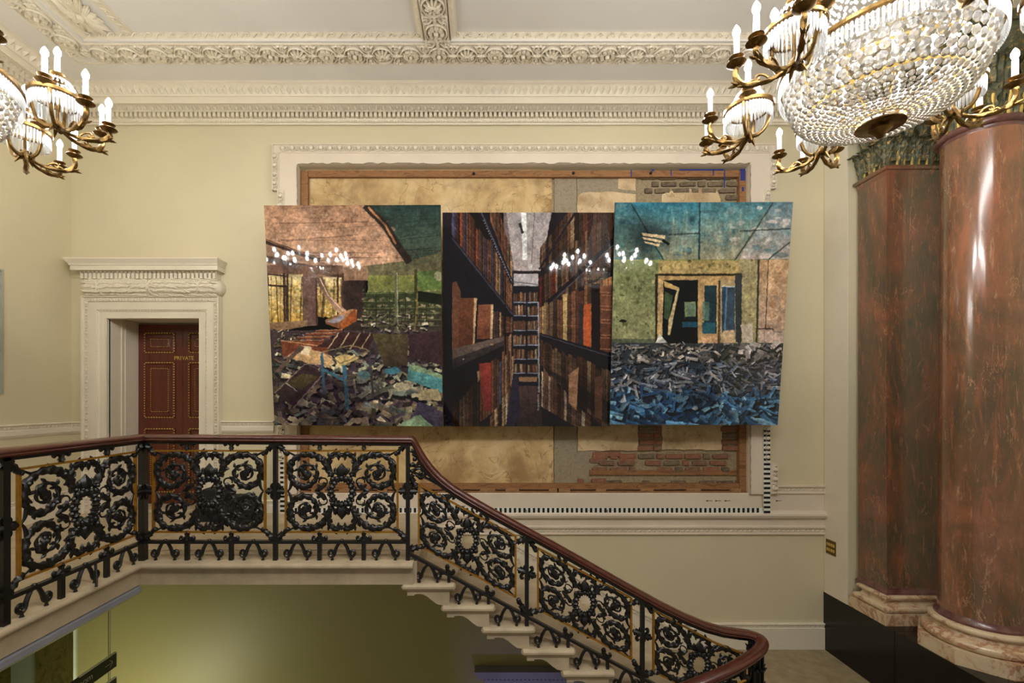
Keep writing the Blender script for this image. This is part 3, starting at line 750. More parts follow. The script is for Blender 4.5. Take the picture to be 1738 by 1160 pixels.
# back of the recess
RB = WB + .10
mb = MB(); mb.box(RX0 - .05, RX1 + .05, RB, RB + .05, RZ0 - .05, RZ1 + .05)
rw = struct('wall_old_masonry', mb, 'mortar', smooth=False)
def rp(px, py): return (PX(px, RB), PZ(py, RB))
def patch(name, m, poly, th=.012, jag=0):
    mb = MB(); pts = []
    for i in range(len(poly)):
        a, b_ = poly[i], poly[(i + 1) % len(poly)]
        k = max(1, int(math.hypot(a[0] - b_[0], a[1] - b_[1]) / 9)) if jag else 1
        for j in range(k):
            t_ = j / k; pts.append((lerp(a[0], b_[0], t_) + random.uniform(-jag, jag), lerp(a[1], b_[1], t_) + random.uniform(-jag, jag)))
    q = [rp(*p) for p in pts]
    mb.prism(q[::-1], RB - th, RB + .001, lambda i, j, k: (i, k, j))
    o = mb.build(name, m, rw, smooth=False); return o
patch('plaster_area', 'oldplaster', [(500, 285), (936, 285), (937, 500), (939, 826), (500, 826)], .020)
patch('render_strip', 'render', [(940, 290), (978, 290), (978, 600), (979, 770), (1000, 800), (996, 826), (941, 826)], .016, 1.2)
patch('upper_render_area', 'render', [(979, 290), (1078, 290), (1078, 330), (979, 334)], .014, .8)
patch('plaster_area', 'paleplaster', [(979, 334), (990, 328), (1040, 327), (1078, 331), (1079, 500), (1082, 765), (980, 765)], .022, .8)
patch('plaster_area', 'paleplaster', [(1050, 297), (1078, 297), (1078, 326), (1048, 322)], .018, .8)
patch('plaster_area', 'paleplaster', [(1122, 332), (1140, 325), (1175, 323), (1215, 326), (1221, 340), (1222, 400), (1224, 764), (1123, 763), (1118, 400)], .022, 1)
patch('render_strip', 'render', [(980, 766), (1020, 766), (1012, 790), (985, 800)], .012, 1.5)
# the bricks, each one an object
bm0 = []
for k in range(4):
    mb = MB(); w_, h_ = (.215, .062) if k < 3 else (.10, .062)
    xs = [-.5, -.42, .42, .5]
    rows = []
    base_ = [(u + random.uniform(-.04, .04), v_ + random.uniform(-.12, .10) * (abs(v_) > .5)) for u, v_ in ((-1, -.7), (-.9, -1), (-.3, -1), (.35, -1), (.9, -1), (1, -.7), (1, .65), (.9, 1), (.3, 1), (-.3, 1), (-.92, 1), (-1, .7))]
    for sc_, y in ((1.0, .006), (.985, -.011), (.93, -.019)):
        rows.append([(w_ / 2 * (1 - (1 - sc_) * .5) * u, y, h_ / 2 * sc_ * v_) for u, v_ in base_])
    mb.grid(rows, closed_u=True); kk = len(mb.v); mb.f.append(tuple(range(kk - 12, kk)))
    for mk in ('brick', 'brickdark'):
        bm0.append((mb, k, mk))
protos = {}
def brick(px, py, dark, half=False):
    k = 3 if half else random.randrange(3); mk = 'brickdark' if dark else 'brick'
    key = (k, mk)
    x, z = rp(px, py)
    if key not in protos:
        m_ = [b for b in bm0 if b[1] == k and b[2] == mk][0][0]; o = m_.build('brick', mk, rw, ang=1.0); protos[key] = o
    else: o = dup(protos[key], rw)
    o.location = (x, RB - random.uniform(.002, .010), z); o.rotation_euler = (0, random.uniform(-.03, .03), 0)
    o.scale = (random.uniform(.86, 1.02), 1, random.uniform(.84, 1.02))
def brickfield(x0, x1, y0, y1, dark, excl=None, keep=1.0):
    r = 0; y = y0 + 5.5
    while y < y1:
        x = x0 + (14 if r % 2 == 0 else 2); i = 0
        while x < x1:
            half = (i + r) % 3 == 2; w_ = 14 if half else 30
            if not (excl and excl(x, y)) and random.random() < keep and x + w_ / 2 < x1 + 12 and x - w_ / 2 > x0 - 8: brick(x, y, dark(x, y) if callable(dark) else dark, half)
            x += (w_ + (14 if (i + 1 + r) % 3 == 2 else 30)) / 2 + 1.5; i += 1
        y += 11.3; r += 1
ex1 = lambda x, y: 1118 < x < 1226 and y > 326
brickfield(1086, 1254, 297, 346, lambda x, y: True, ex1, .92)
ex2 = lambda x, y: y < 767 or (x < 1085 and y < 768) or (1122 < x < 1226 and y < 768) or (800 < y < 809) or (x < 1010 and y < 812 and random.random() < .65)
brickfield(1004, 1256, 724, 822, lambda x, y: y > 808 or random.random() < .25 or y < 745, ex2, .93)
for k_, y_ in enumerate((728.5, 739.5, 750.5, 761)):
    brick(1094 if k_ % 2 else 1098, y_, k_ < 1); brick(1115 if k_ % 2 else 1080 + 37, y_, False, True); brick(1238, y_, k_ == 1); brick(1255 if k_ % 2 else 1228, y_, False, True)
for x_, y_ in ((1014, 782), (1018, 771), (985, 816), (1016, 816), (1040, 771), (1064, 782)): brick(x_, y_, False, x_ < 1000)
# timber battens round the recess and the packing wedges
tb = thing('timber_batten_frame', 'old pine batten frame nailed around the bare masonry of the picture recess', 'batten frame', (0, 0, 0))
def bat(nm, x0, x1, y0, y1, d0, m, par=tb):
    mb = MB(); mb.box(bx(x0) + 0, bx(x1), WB + d0, RB - .0005, bz(y1), bz(y0)); o = mb.build(nm, m, par, smooth=False); return o
bat('batten', 509, 521, 288, 826, .03, 'timber'); bat('batten', 1257.5, 1268.5, 288, 834, .03, 'timber')
bat('batten', 521.5, 1257, 287, 298, .035, 'timber'); bat('batten', 521.5, 1257, 822, 832.5, .035, 'timber')
bat('batten', 509, 1268, 834.5, 838.5, .01, 'timber')
mb = MB(); mb.box(RX0, RX1, WB + .05, RB - .001, bz(835), bz(832)); mb.build('dark_gap', 'timberedge', tb, smooth=False)
bat('batten', 1004, 1256, 800.5, 808.5, .078, 'timber')
for x in (528, 575, 640, 700, 760, 815, 858, 932, 946, 1012, 1088, 1166, 1241):
    mb = MB(); mb.box(bx(x), bx(x + random.uniform(16, 26)), WB + .008, WB + .08, bz(836), bz(830.5)); mb.build('wedge', 'timberpale', tb, smooth=False)
for x, y in ((804, 293), (974, 292), (1106, 292)):
    mb = MB(); mb.lathe([(0.018, 0), (.016, .02), (0, .024)], 10); o = mb.build('knot', 'timberedge', tb); o.location = (bx(x), WB + .036, bz(y)); o.rotation_euler = (PI / 2, 0, 0)
mb = MB()
for x0, x1, y0, y1 in ((1259, 1267, 285, 305), (1155, 1230, 285, 287.5), (1072, 1074, 286, 298), (1108, 1112, 285, 289), (1140, 1142, 286, 297), (1212, 1214, 286, 296), (1231, 1233, 286, 317), (1261, 1265, 316, 323)):
    mb = MB(); mb.box(bx(x0), bx(x1), WB + .028 if x0 > 1256 else WB + .033, WB + .036, bz(y1), bz(y0))
    mb.build('blue_paint_run', 'blue', tb, smooth=False)
# scale bars
def ruler(x0, x1, y0, y1, vert, label):
    o_ = .062 if vert and x0 > 1000 else .05
    t = thing('scale_bar', label, 'scale bar', (bx(x0), WB - o_, bz(y1)))
    W_, H_ = bx(x1) - bx(x0), bz(y0) - bz(y1)
    mb = MB(); mb.box(0, W_, 0, .006, 0, H_); mb.build('board', 'rulerwhite', t, smooth=False)
    mb = MB(); L = H_ if vert else W_; k = int(L / .0295)
    for i in range(k):
        if i % 2: continue
        a, b_ = i * .0295 + .001, i * .0295 + .0295
        if vert: mb.box(.001, W_ - .001, -.0015, .001, a, b_)
        else: mb.box(a, b_, -.0015, .001, .001, H_ - .001)
    mb.build('black_marks', 'rulerblack', t, smooth=False, kind='stuff')
    if not vert:
        for i in range(1, int(L / 1.0) + 1):
            textobj('numeral', str(i), .06, 'rulerblack', t, (i - .03, -.0018, .008), (PI / 2, 0, 0))
    return t
ruler(487, 1290, 861, 870.5, False, 'long horizontal black and white scale bar lying along the bottom of the picture frame')
ruler(1291, 1302, 727, 869.5, True, 'upright black and white scale bar at the right side of the picture frame')
ruler(478.5, 486, 727, 868, True, 'upright black and white scale bar at the left side of the frame, behind the balustrade')

# ------------------------------------------------------------------ columns
def swp_rect(prof, cx0, cx1, cy0, cy1):   # square-plan mouldings, prof (projection, z)
    mb = MB(); mb.grid([[(cx0 - p, cy0 - p, z), (cx1 + p, cy0 - p, z), (cx1 + p, cy1 + p, z), (cx0 - p, cy1 + p, z)] for p, z in prof], closed_u=True, caps=True); return mb
ZB = -.99; ZN = 3.93
def arc(p0, z0, r, k=6): return [(p0 + r * math.sin(a), z0 + r * (1 - math.cos(a))) for a in np.linspace(0, PI, k)]
CX, CY, CR = 4.70, 4.295, .288
colm = thing('marble_column', 'round polished red-brown marble column on an octagonal plinth, standing in front of the square pilaster', 'column', (0, 0, 0))
W_ = .43; s8 = .178
mb = MB(); oc = []
for (sx, sy) in ((-1, -1), (1, -1), (1, 1), (-1, 1)):
    pass
oc = [(-W_, -s8), (-s8, -W_), (s8, -W_), (W_, -s8), (W_, s8), (s8, W_), (-s8, W_), (-W_, s8)]
mb.prism([(CX + a, CY + b) for a, b in oc], ZB, ZB + .135, lambda i, j, k: (i, j, k)); mb.build('plinth', 'basemarble', colm, ang=.3)
prof = [(.38, ZB + .135)] + arc(.375, ZB + .135, .042, 8) + [(.37, ZB + .222), (.345, ZB + .235), (.335, ZB + .255), (.345, ZB + .27), (.355, ZB + .275)] + arc(.345, ZB + .275, .026, 7) + [(.34, ZB + .33), (.32, ZB + .332)]
mb = MB(); mb.lathe(prof, 64, (CX, CY, 0)); mb.build('base_mouldings', 'basemarble', colm, ang=.5)
mb = MB(); mb.lathe([(.325, ZB + .332), (.325, ZB + .352), (.305, ZB + .372), (.296, ZB + .40)], 64, (CX, CY, 0)); mb.build('shaft_foot', 'redneck', colm, ang=.6)
mb = MB(); mb.lathe([(.296, ZB + .40), (.293, .2), (.288, 1.4), (.278, ZN - .09)], 72, (CX, CY, 0)); mb.build('shaft', 'redmarble', colm, ang=.6)
mb = MB(); mb.lathe([(.278, ZN - .09), (.283, ZN - .07), (.283, ZN - .058), (.29, ZN - .055)] + [(.292 + .03 * math.sin(a), ZN - .026 - .03 * math.cos(a)) for a in np.linspace(0, PI, 9)] + [(.26, ZN + .004)], 64, (CX, CY, 0)); mb.build('neck_ring', 'redneck', colm, ang=.5)
# acanthus leaf: outline lobes over a curling spine
def acanthus(mb, base, out, side, H, W, lean=.06, curl=.09):
    base = Vector(base); out = Vector(out).normalized(); side = Vector(side).normalized()
    K = 22; rows = []; J = 9
    for i in range(K + 1):
        t = i / K
        y = H * (math.sin(min(t, .82) / .82 * PI / 2) if t < .82 else 1 - .35 * (t - .82) / .18 * .5)
        o_ = lean * t + (curl * ((t - .6) / .4) ** 2 if t > .6 else 0)
        wd = W * (.55 + .5 * math.sin(PI * t * .9)) * (1 - max(0, t - .75) * 2.6) * (1 - .30 * abs(math.sin(t * PI * 4.2)))
        r = []
        for j in range(J):
            u = (j / (J - 1)) * 2 - 1
            dz = .022 * (1 - abs(u)) + .010 * math.cos(u * PI * 3.5) + .006 * math.sin(t * 26 + abs(u) * 5)
            r.append(base + U * (y - abs(u) * .035 * math.sin(t * PI)) + side * (wd * u) + out * (o_ + dz))
        rows.append(r)
    mb.grid(rows)
def volute(mb, base, out, side, r, sg):
    base = Vector(base); out = Vector(out).normalized(); side = Vector(side).normalized(); pts = []
    for i in range(26):
        a = -PI / 2 + sg * 0 + i / 25 * 3.6 * PI; q = r * (1 - i / 28)
        pts.append(base + side * (sg * q * math.cos(a)) + U * (q * math.sin(a)) + out * (.02 * i / 25))
    mb.tube(pts, [.02 * (1 - i / 34) for i in range(26)], 6, ref=out)
cap = MB(); cap.lathe([(.262, ZN), (.262, ZN + .3), (.28, ZN + .55), (.36, ZN + .74), (.37, ZN + .76)], 32, (CX, CY, 0)); cap.build('capital_bell', 'capital', colm)
for tier, (n_, z, H, W, off, r_) in enumerate(((8, ZN + .0, .30, .115, 0, .262), (8, ZN + .05, .50, .11, .5, .258))):
    for k in range(n_):
        a = 2 * PI * (k + off) / n_
        mb = MB(); out = Vector((math.cos(a), math.sin(a), 0)); side = Vector((-math.sin(a), math.cos(a), 0))
        acanthus(mb, Vector((CX, CY, z)) + out * r_, out, side, H, W); mb.build('acanthus_leaf', 'capital', colm)
mb = MB()
for k in range(16):
    a = 2 * PI * (k + .5) / 16; mb.tube([(CX + .272 * math.cos(a), CY + .272 * math.sin(a), ZN), (CX + .285 * math.cos(a), CY + .285 * math.sin(a), ZN + .12), (CX + .30 * math.cos(a), CY + .30 * math.sin(a), ZN + .2)], [.014, .010, .014], 6)
mb.build('gilt_stems', 'gold', colm)
for k in range(4):
    a = PI / 4 + PI / 2 * k; out = Vector((math.cos(a), math.sin(a), 0)); side = Vector((-math.sin(a), math.cos(a), 0))
    mb = MB()
    for sg in (-1, 1): volute(mb, Vector((CX, CY, ZN + .62)) + out * .36 + side * (sg * .03), (out + side * sg * .9), (side * sg * -.9 + out), .085, 1)
    mb.build('volute', 'bronze', colm)
mb = MB(); mb.box(CX - .38, CX + .38, CY - .38, CY + .38, ZN + .76, 4.79); mb.build('abacus', 'capital', colm, smooth=False)

# square pilaster
pil = thing('marble_pilaster', 'square brown-green marble pilaster behind the round column, against the right wall', 'pilaster', (0, 0, 0))
px0, px1, py0, py1 = 4.345, 4.97, 4.90, 5.272
pl = 4.345 - WR
swp_rect([(pl - .003, ZB), (pl - .003, ZB + .12), (pl - .003, ZB + .12)], px0, px1, py0, py1 - pl + .04).build('plinth', 'basemarble', pil, ang=.3)
prof = [(.02, ZB + .12), (.06, ZB + .12)] + arc(.045, ZB + .122, .036, 7) + [(.04, ZB + .196), (.022, ZB + .21), (.016, ZB + .23), (.022, ZB + .245), (.035, ZB + .25)] + arc(.03, ZB + .25, .024, 7) + [(.02, ZB + .30)]
swp_rect(prof, px0, px1, py0, py1 - pl).build('base_mouldings', 'basemarble', pil, ang=.5)
swp_rect([(.02, ZB + .30), (.02, ZB + .315), (.006, ZB + .34), (0, ZB + .37)], px0, px1, py0, py1).build('shaft_foot', 'redneck', pil, ang=.5)
swp_rect([(0, ZB + .37), (0, ZN - .10)], px0, px1, py0, py1).build('shaft', 'brownmarble', pil, smooth=False)
swp_rect([(0, ZN - .10), (.008, ZN - .085), (.014, ZN - .055)] + [(.012 + .026 * math.sin(a), ZN - .026 - .026 * math.cos(a)) for a in np.linspace(0, PI, 7)] + [(-.02, ZN)], px0, px1, py0, py1).build('neck_ring', 'brownmarble', pil, ang=.5)
swp_rect([(-.02, ZN), (-.02, ZN + .5), (.05, ZN + .70), (.06, ZN + .78)], px0, px1, py0, py1 - .03).build('capital_bell', 'capital', pil)
for (bx_, by_, out, side) in [((lerp(px0, px1, t)), py0, (0, -1, 0), (1, 0, 0)) for t in (.0, .25, .5, .75, 1)] + [(px0, lerp(py0, py1, t), (-1, 0, 0), (0, -1, 0)) for t in (.15, .55, .9)]:
    mb = MB(); acanthus(mb, (bx_ + out[0] * -.015, by_ + out[1] * -.015, ZN), out, side, .29, .085); mb.build('acanthus_leaf', 'capital', pil)
for (bx_, by_, out, side) in [((lerp(px0, px1, t)), py0, (0, -1, 0), (1, 0, 0)) for t in (.13, .38, .63, .88)] + [(px0, lerp(py0, py1, t), (-1, 0, 0), (0, -1, 0)) for t in (.35, .72)]:
    mb = MB(); acanthus(mb, (bx_ + out[0] * -.015, by_ + out[1] * -.015, ZN + .05), out, side, .50, .085); mb.build('acanthus_leaf', 'capital', pil)
mb = MB()
for bx_, by_ in [(lerp(px0, px1, t), py0 + .01) for t in (0.02, .19, .31, .44, .56, .7)] + [(px0 + .01, lerp(py0, py1, t)) for t in (.25, .45, .63, .8)]:
    mb.tube([(bx_, by_, ZN), (bx_, by_ - .01, ZN + .12), (bx_, by_ - .02, ZN + .22)], [.011, .008, .012], 6)
mb.build('gilt_stems', 'gold', pil)
mb = MB(); volute(mb, (px0 - .05, py0 - .05, ZN + .62), (-1, -1, 0), (1, -1, 0), .08, 1); volute(mb, (px0 - .05, py0 - .05, ZN + .62), (-1, -1, 0), (1, -1, 0), .08, -1); mb.build('volute', 'bronze', pil)
mb = MB(); mb.box(px0 - .09, px1 + .1, py0 - .09, py1, ZN + .78, 4.79); mb.build('abacus', 'capital', pil, smooth=False)

# brass floor-plan of switches on the right return wall
sp = thing('switch_plate', 'small brass plate with two rows of switches low on the right wall', 'switch plate', (WR, 5.565, -.40))
mb = MB(); mb.box(-.006, 0, -.078, .078, -.088, .088); mb.build('plate', 'brass', sp, smooth=False)
for j in range(2):
    for i in range(4):
        mb = MB(); mb.box(-.012, -.006, -.062 + i * .033, -.040 + i * .033, -.05 + j * .065, -.015 + j * .065); mb.build('switch', 'gold', sp, smooth=False)

# framed picture on the left wall, only its far edge in view
pf = thing('glazed_wall_picture', 'glazed picture with a thin pale frame on the left wall, at the edge of view', 'picture', (WL, 0, 0))
z0, z1 = PZ(668, 4.86), PZ(458, 4.86)
mb = MB()
for a, b_, c, d in ((4.84, 4.86, z0, z1), (3.9, 3.92, z0, z1), (3.92, 4.84, z0, z0 + .02), (3.92, 4.84, z1 - .02, z1)): mb.box(.0, .03, a, b_, c, d)
mb.build('frame', 'glassedge', pf, smooth=False)
mb = MB(); mb.box(.0, .012, 3.92, 4.84, z0 + .02, z1 - .02); mb.build('glazed_print', 'glassedge', pf, smooth=False)

# hanging direction sign under the landing
sg = thing('hanging_sign', 'black direction sign hanging below the left landing with two boards and grey lettering', 'sign', (0, 0, 0))
SXs = -4.0
def board(yf, zt_, L, h=.150):
    mb = MB(); mb.box(SXs - .012, SXs + .012, yf - L, yf, zt_ - h, zt_); b_ = mb.build('board', 'signblack', sg, smooth=False)
    mb = MB()
    mb.box(SXs - .013, SXs + .013, yf - .45, yf + .001, zt_, zt_ + .006); mb.box(SXs - .013, SXs + .013, yf, yf + .004, zt_ - h, zt_ + .006)
    mb.box(SXs - .013, SXs + .013, yf - L, yf - .55, zt_, zt_ + .006)
    mb.build('pale_edge', 'signedge', b_, smooth=False); return b_
yf = 4.95
b1 = board(yf, PZ(1108, yf), 1.7); b2 = board(yf, PZ(1150, yf), 1.7)
textobj('lettering', 'Cloakroom', .09, 'signtext', b1, (SXs + .0135, yf - .30, PZ(1108, yf) - .095), (PI / 2, 0, PI / 2), .0006, 'RIGHT')
mb = MB(); ya = yf - .05; zc_ = PZ(1108, yf) - .075
for p, q in (((ya - .10, zc_), (ya, zc_)), ((ya - .04, zc_ + .04), (ya, zc_)), ((ya - .04, zc_ - .04), (ya, zc_))):
    mb.tube([(SXs + .0135, p[0], p[1]), (SXs + .0135, q[0], q[1])], .0035, 4, ref=(1, 0, 0))
mb.build('arrow', 'signtext', b1, smooth=False)
mb = MB()
mb.tube([(SXs, yf - .07, PZ(1150, yf)), (SXs, yf - .07, -.30)], .004, 6); mb.tube([(SXs, yf - 1.2, PZ(1150, yf)), (SXs, yf - 1.2, -.30)], .004, 6)
mb.build('hanging_wire', 'signtext', sg)

# black case with a cloth, on the landing behind the balustrade
bg = thing('black_case', 'black upright case with a crumpled dark cloth, on the landing floor by the door', 'case', (PX(368, 5.3), 5.33, 0.0))
mb = MB()
mb.prism([(-.18, 0), (.13, 0), (.13, .30), (.10, .36), (-.14, .37), (-.18, .31)], -.10, .14, lambda i, j, k: (i, k, j)); mb.build('case_body', 'blackfabric', bg, ang=.4)
mb = MB(); mb.tube(smoothpts([(-.08, 0, .365), (-.06, 0, .405), (.0, 0, .415), (.04, 0, .40), (.05, 0, .36)], 4), .009, 6); mb.build('handle', 'blackfabric', bg)
mb = MB(); mb.box(-.02, .03, -.1035, -.1, .245, .252); mb.build('white_tag', 'rulerwhite', bg, smooth=False)
rows = []
for i in range(22):
    u = i / 21; r = []
    for j in range(16):
        v_ = j / 15; x = .05 + .42 * u; z = (.33 - .10 * u) * (1 - v_) ** 1.1
        y = -.07 - .16 * v_ + .022 * math.sin(u * 22 + v_ * 5) + .014 * math.sin(u * 41 - v_ * 9)
        r.append((x + .015 * math.sin(v_ * 11 + u * 6), y, max(.004, z + .012 * math.sin(u * 16 + v_ * 3))))
    rows.append(r)
mb = MB(); mb.grid(rows); rows2 = [[(p[0], min(.12, p[1] + .15), p[2]) for p in r] for r in rows]; mb.grid([[*r] for r in rows2][::-1]); mb.grid([[r[0] for r in rows], [r[0] for r in rows2]])
mb.build('draped_cloth', 'blackfabric', bg)

# ------------------------------------------------------------------ balustrade
S = 1 / 194.0
bal = thing('stair_balustrade', 'black scrolled iron balustrade with gilt strips and a mahogany handrail round the stairwell', 'balustrade', (0, 0, 0))
def Z5(pts): return [((x - 560) / 5.04, (527 - y) / 5.04) for x, y in pts]
SCROLL = Z5([(648, 392), (672, 345), (705, 290), (745, 245), (800, 218), (860, 212), (925, 225), (975, 262), (1000, 320), (1000, 385), (975, 440), (930, 478), (870, 487), (815, 462), (778, 415), (772, 360), (800, 318), (850, 300), (900, 312), (925, 350), (922, 395), (890, 420), (850, 412), (842, 385), (862, 362)])
SCR_R = [r * .82 for r in [7.2, 6.2, 4.6, 5.8, 7.2, 6.6, 4.6, 6.4, 7.0, 6.4, 5.0, 6.6, 6.2, 5.2, 4.2, 3.8, 3.0, 3.2, 4.0, 2.8, 2.2, 2.4, 4.6, 5.8, 4.8]]
LYRE = Z5([(652, 370), (668, 320), (672, 270), (655, 228), (622, 205), (590, 208), (566, 236)])
LY_R = [1.8, 2.8, 3.8, 3.6, 3.2, 4.0, 1.6]
TIPC = Z5([(905, 214), (950, 222), (985, 208), (1018, 190)])
TIPS = Z5([(985, 425), (992, 470), (1005, 505), (1022, 528)])
LOOP = [(720 + 36 * math.cos(a), 446 - 33 * math.sin(a)) for a in np.linspace(-.3, PI * 1.15, 10)]
LOOP = Z5(LOOP)
BELL = Z5([(702, 452), (715, 480), (745, 505), (790, 524)])
def ornate(Mf, dn, k=1.0, upright=None, wk=1.0, yaxis=Vector((0, 1, 0))):
    """one cast scroll panel; Mf(dx, dy, depth) -> point; dx,dy in photograph pixels from the panel centre"""
    mb = MB()
    up = upright or Mf
    def tb(pts, r, n=8, lobes=0, amp=.0, tw=0, f=Mf, flat=.8, kk=4):
        q = smoothpts([f(x, y, 0) for x, y in pts], kk); rr = resamp(r, len(q)) if isinstance(r, list) else [r] * len(q)
        mb.tube(q, [a * S * k for a in rr], n, lobes, amp, tw, flat, ref=yaxis)
        return q
    for sx in (-1, 1):
        for sy in (-1, 1):
            g = lambda L: [(sx * x, sy * y) for x, y in L]
            q = tb(g(SCROLL), SCR_R, 10, 2, .26, 95 * sx * sy, kk=5)
            # small leaf tips along the scroll
            for idx in (14, 22, 30, 38, 46, 54, 62, 70, 78, 86, 94):
                if idx + 1 < len(q):
                    t = (q[idx + 1] - q[idx]).normalized(); nrm = t.cross(yaxis).normalized()
                    for s2 in ((1, -1) if idx > 66 else (1,) if (idx // 8) % 2 else (-1,)):
                        rr = 5.5 * S * k
                        mb.spike(q[idx] + nrm * (s2 * rr * .5), t * .9 + nrm * (s2 * .85), 8.5 * S * k, 2.6 * S * k, 5)
            c = Mf(*[sx * v if i == 0 else sy * v for i, v in enumerate(Z5([(868, 388)])[0])], 0)
            mb.ball(c, 4.6 * S * k, 8, 5)
            tb(g(Z5([(918, 318), (895, 340), (868, 375), (850, 408)])), [2.2, 5.0, 6.2, 3.4], 8, 4, .2, 80, kk=3)
            tb(g(Z5([(700, 268), (680, 320), (655, 372)])), [2.0, 6.4, 3.6], 8, 3, .2, 60, kk=3)
            q = tb(g(LYRE), LY_R, 9, 3, .25, 110 * sx * sy)
            for idx in (6, 11, 16, 21):
                t = (q[idx + 1] - q[idx - 1]).normalized(); nrm = t.cross(yaxis).normalized() * (sx * sy)
                mb.spike(q[idx] - nrm * (2 * S * k), t - nrm * .8, 9 * S * k, 2.8 * S * k, 5); mb.spike(q[idx] + nrm * (2 * S * k), t + nrm * .8, 9 * S * k, 2.8 * S * k, 5)
            tb(g(TIPC), [2.5, 2.0, 1.6, 1.4], 6, kk=3); tb(g(TIPS), [3.6, 3, 2, 1.2], 6, kk=3)
            tb(g(LOOP), 1.3, 6, kk=2)
            tb(g(BELL), [2.6, 4.4, 4.2, .8], 8, 4, .2, 60, kk=4)
            # knots where leaves wrap the stem
            for xx, yy in Z5([(735, 258), (985, 280), (795, 440), (650, 385)]):
                p = Vector(Mf(sx * xx, sy * yy, 0)); mb.ball(p, 5.4 * S * k, 8, 5, .75); mb.ball(p + yaxis * (-.014 * k), 3.4 * S * k, 7, 4)
            for xx, yy, dx, dy in ((700, 262, .5, 1), (1000, 300, 1, .3), (770, 470, -.6, -.6), (620, 365, -.2, 1), (690, 330, 1, -.1)):
                a = Z5([(xx, yy)])[0]; p = Vector(Mf(sx * a[0], sy * a[1], 0)); p2 = Vector(Mf(sx * (a[0] + dx * 8), sy * (a[1] + dy * 8), 0)); mb.spike(p, p2 - p, 9 * S * k, 3.4 * S * k)
    # wreath
    NW = 16; ring = [up(17.5 * wk * math.cos(2 * PI * i / 48), 21.5 * wk * math.sin(2 * PI * i / 48), 0) for i in range(48)]
    mb.tube([Vector(p) for p in ring], [(4.9 + 1.5 * math.cos(NW * 2 * PI * i / 48)) * S * k for i in range(48)], 8, ref=yaxis, close=True)
    for i in range(NW):
        a = 2 * PI * (i + .5) / NW; p = up(22 * wk * math.cos(a), 27 * wk * math.sin(a), 0); mb.ball(p, 3.8 * S * k, 7, 4)
    for sy in (-1, 1):
        # collar, calyx and bud above and below the ring
        for x in (-15, -8, 0, 8, 15): mb.ball(up(x, sy * (22.5 - abs(x) * .12) * wk, -.01), 4.8 * S * k, 8, 5)
        b0 = Vector(up(0, sy * 26 * wk, 0)); b1 = Vector(up(0, sy * 48 * wk, 0)); dv = b1 - b0; n8 = []
        side = dv.cross(yaxis).normalized()
        for t, r in ((0, 5), (.15, 8.5), (.35, 9.2), (.6, 7.4), (.85, 3), (1, .4)):
            n8.append([b0 + dv * t + (side * math.cos(a) + yaxis * math.sin(a) * .7) * (r * (1 + .10 * math.cos(6 * a)) * S * k) for a in np.linspace(0, 2 * PI, 19)[:-1]])
        mb.grid(n8, closed_u=True, caps=True)
        for sx in (-1, 1):
            mb.spike(Vector(up(sx * 6, sy * 28 * wk, 0)), Vector(up(sx * 16, sy * 42 * wk, 0)) - Vector(up(sx * 6, sy * 28 * wk, 0)), 14 * S * k, 4 * S * k)
    for f in range(0): pass
    return mb
def anthemion(h=1.0):    # small palmette bracket, hanging down from z=0
    mb = MB(); q = S * h
    mb.ball((0, 0, -2 * q), 4.2 * q, 8, 4); mb.tube([(0, 0, 0), (0, 0, -9 * q), (0, 0, -13 * q)], [4 * q, 3.2 * q, 4.6 * q], 8); mb.ball((0, 0, -14.5 * q), 3.4 * q, 8, 4)
    for sx in (-1, 1):
        mb.tube(smoothpts([(0, 0, -8 * q), (sx * 5 * q, 0, -4 * q), (sx * 9 * q, 0, -2 * q), (sx * 11.5 * q, 0, -4.5 * q), (sx * 10 * q, 0, -7 * q), (sx * 8 * q, 0, -6 * q)], 3), [2.6 * q] * 13 + [1.8 * q] * 3, 7)
        mb.spike((sx * 2 * q, 0, -4 * q), (sx * .8, 0, .5), 9 * q, 2.6 * q)
    return mb
def cornerleaf(L=24):    # bracket from a post corner towards the frame corner, along local +x
    mb = MB(); q = S
    mb.tube([(i * L * q / 9, 0, 0) for i in range(10)], resamp([5, 5.6, 4.6, 3.8, 3.0, 4.2, 3.6], 10) and [r * q for r in resamp([5, 5.6, 4.6, 3.8, 3.0, 4.6, 3.6], 10)], 8, 3, .25, 120)
    mb.ball((L * q, 0, 0), 4.4 * q, 8, 5)
    for s_ in (-1, 1): mb.spike((2 * q, 0, 0), (.6, 0, s_ * 1.0), 9 * q, 3 * q); mb.spike((9 * q, 0, 0), (.8, 0, s_ * .8), 8 * q, 2.6 * q)
    return mb
def scrollfoot():
    mb = MB(); q = S
    for sx in (-1, 1):
        pts = [(0, 33), (sx * 4, 31), (sx * 8, 25), (sx * 11, 18), (sx * 13, 10.5), (sx * 17, 6.8), (sx * 21.5, 9), (sx * 22.5, 14), (sx * 19.5, 17.5), (sx * 16, 16), (sx * 15.5, 13), (sx * 17.5, 12)]
        mb.tube(smoothpts([(a * q, 0, b * q) for a, b in pts], 4), [r * q for r in resamp([2.6, 2.8, 3.0, 3.0, 2.8, 2.6, 2.4, 2.2, 2.0], 45)], 7)
        mb.tube([(sx * 16.5 * q, 0, 7 * q), (sx * 16.5 * q, 0, 4 * q), (sx * 16.5 * q, 0, 0)], [2.2 * q, 1.8 * q, 3.2 * q], 7)
    mb.ball((0, 0, 35 * q), 3.6 * q, 8, 5, .8); return mb
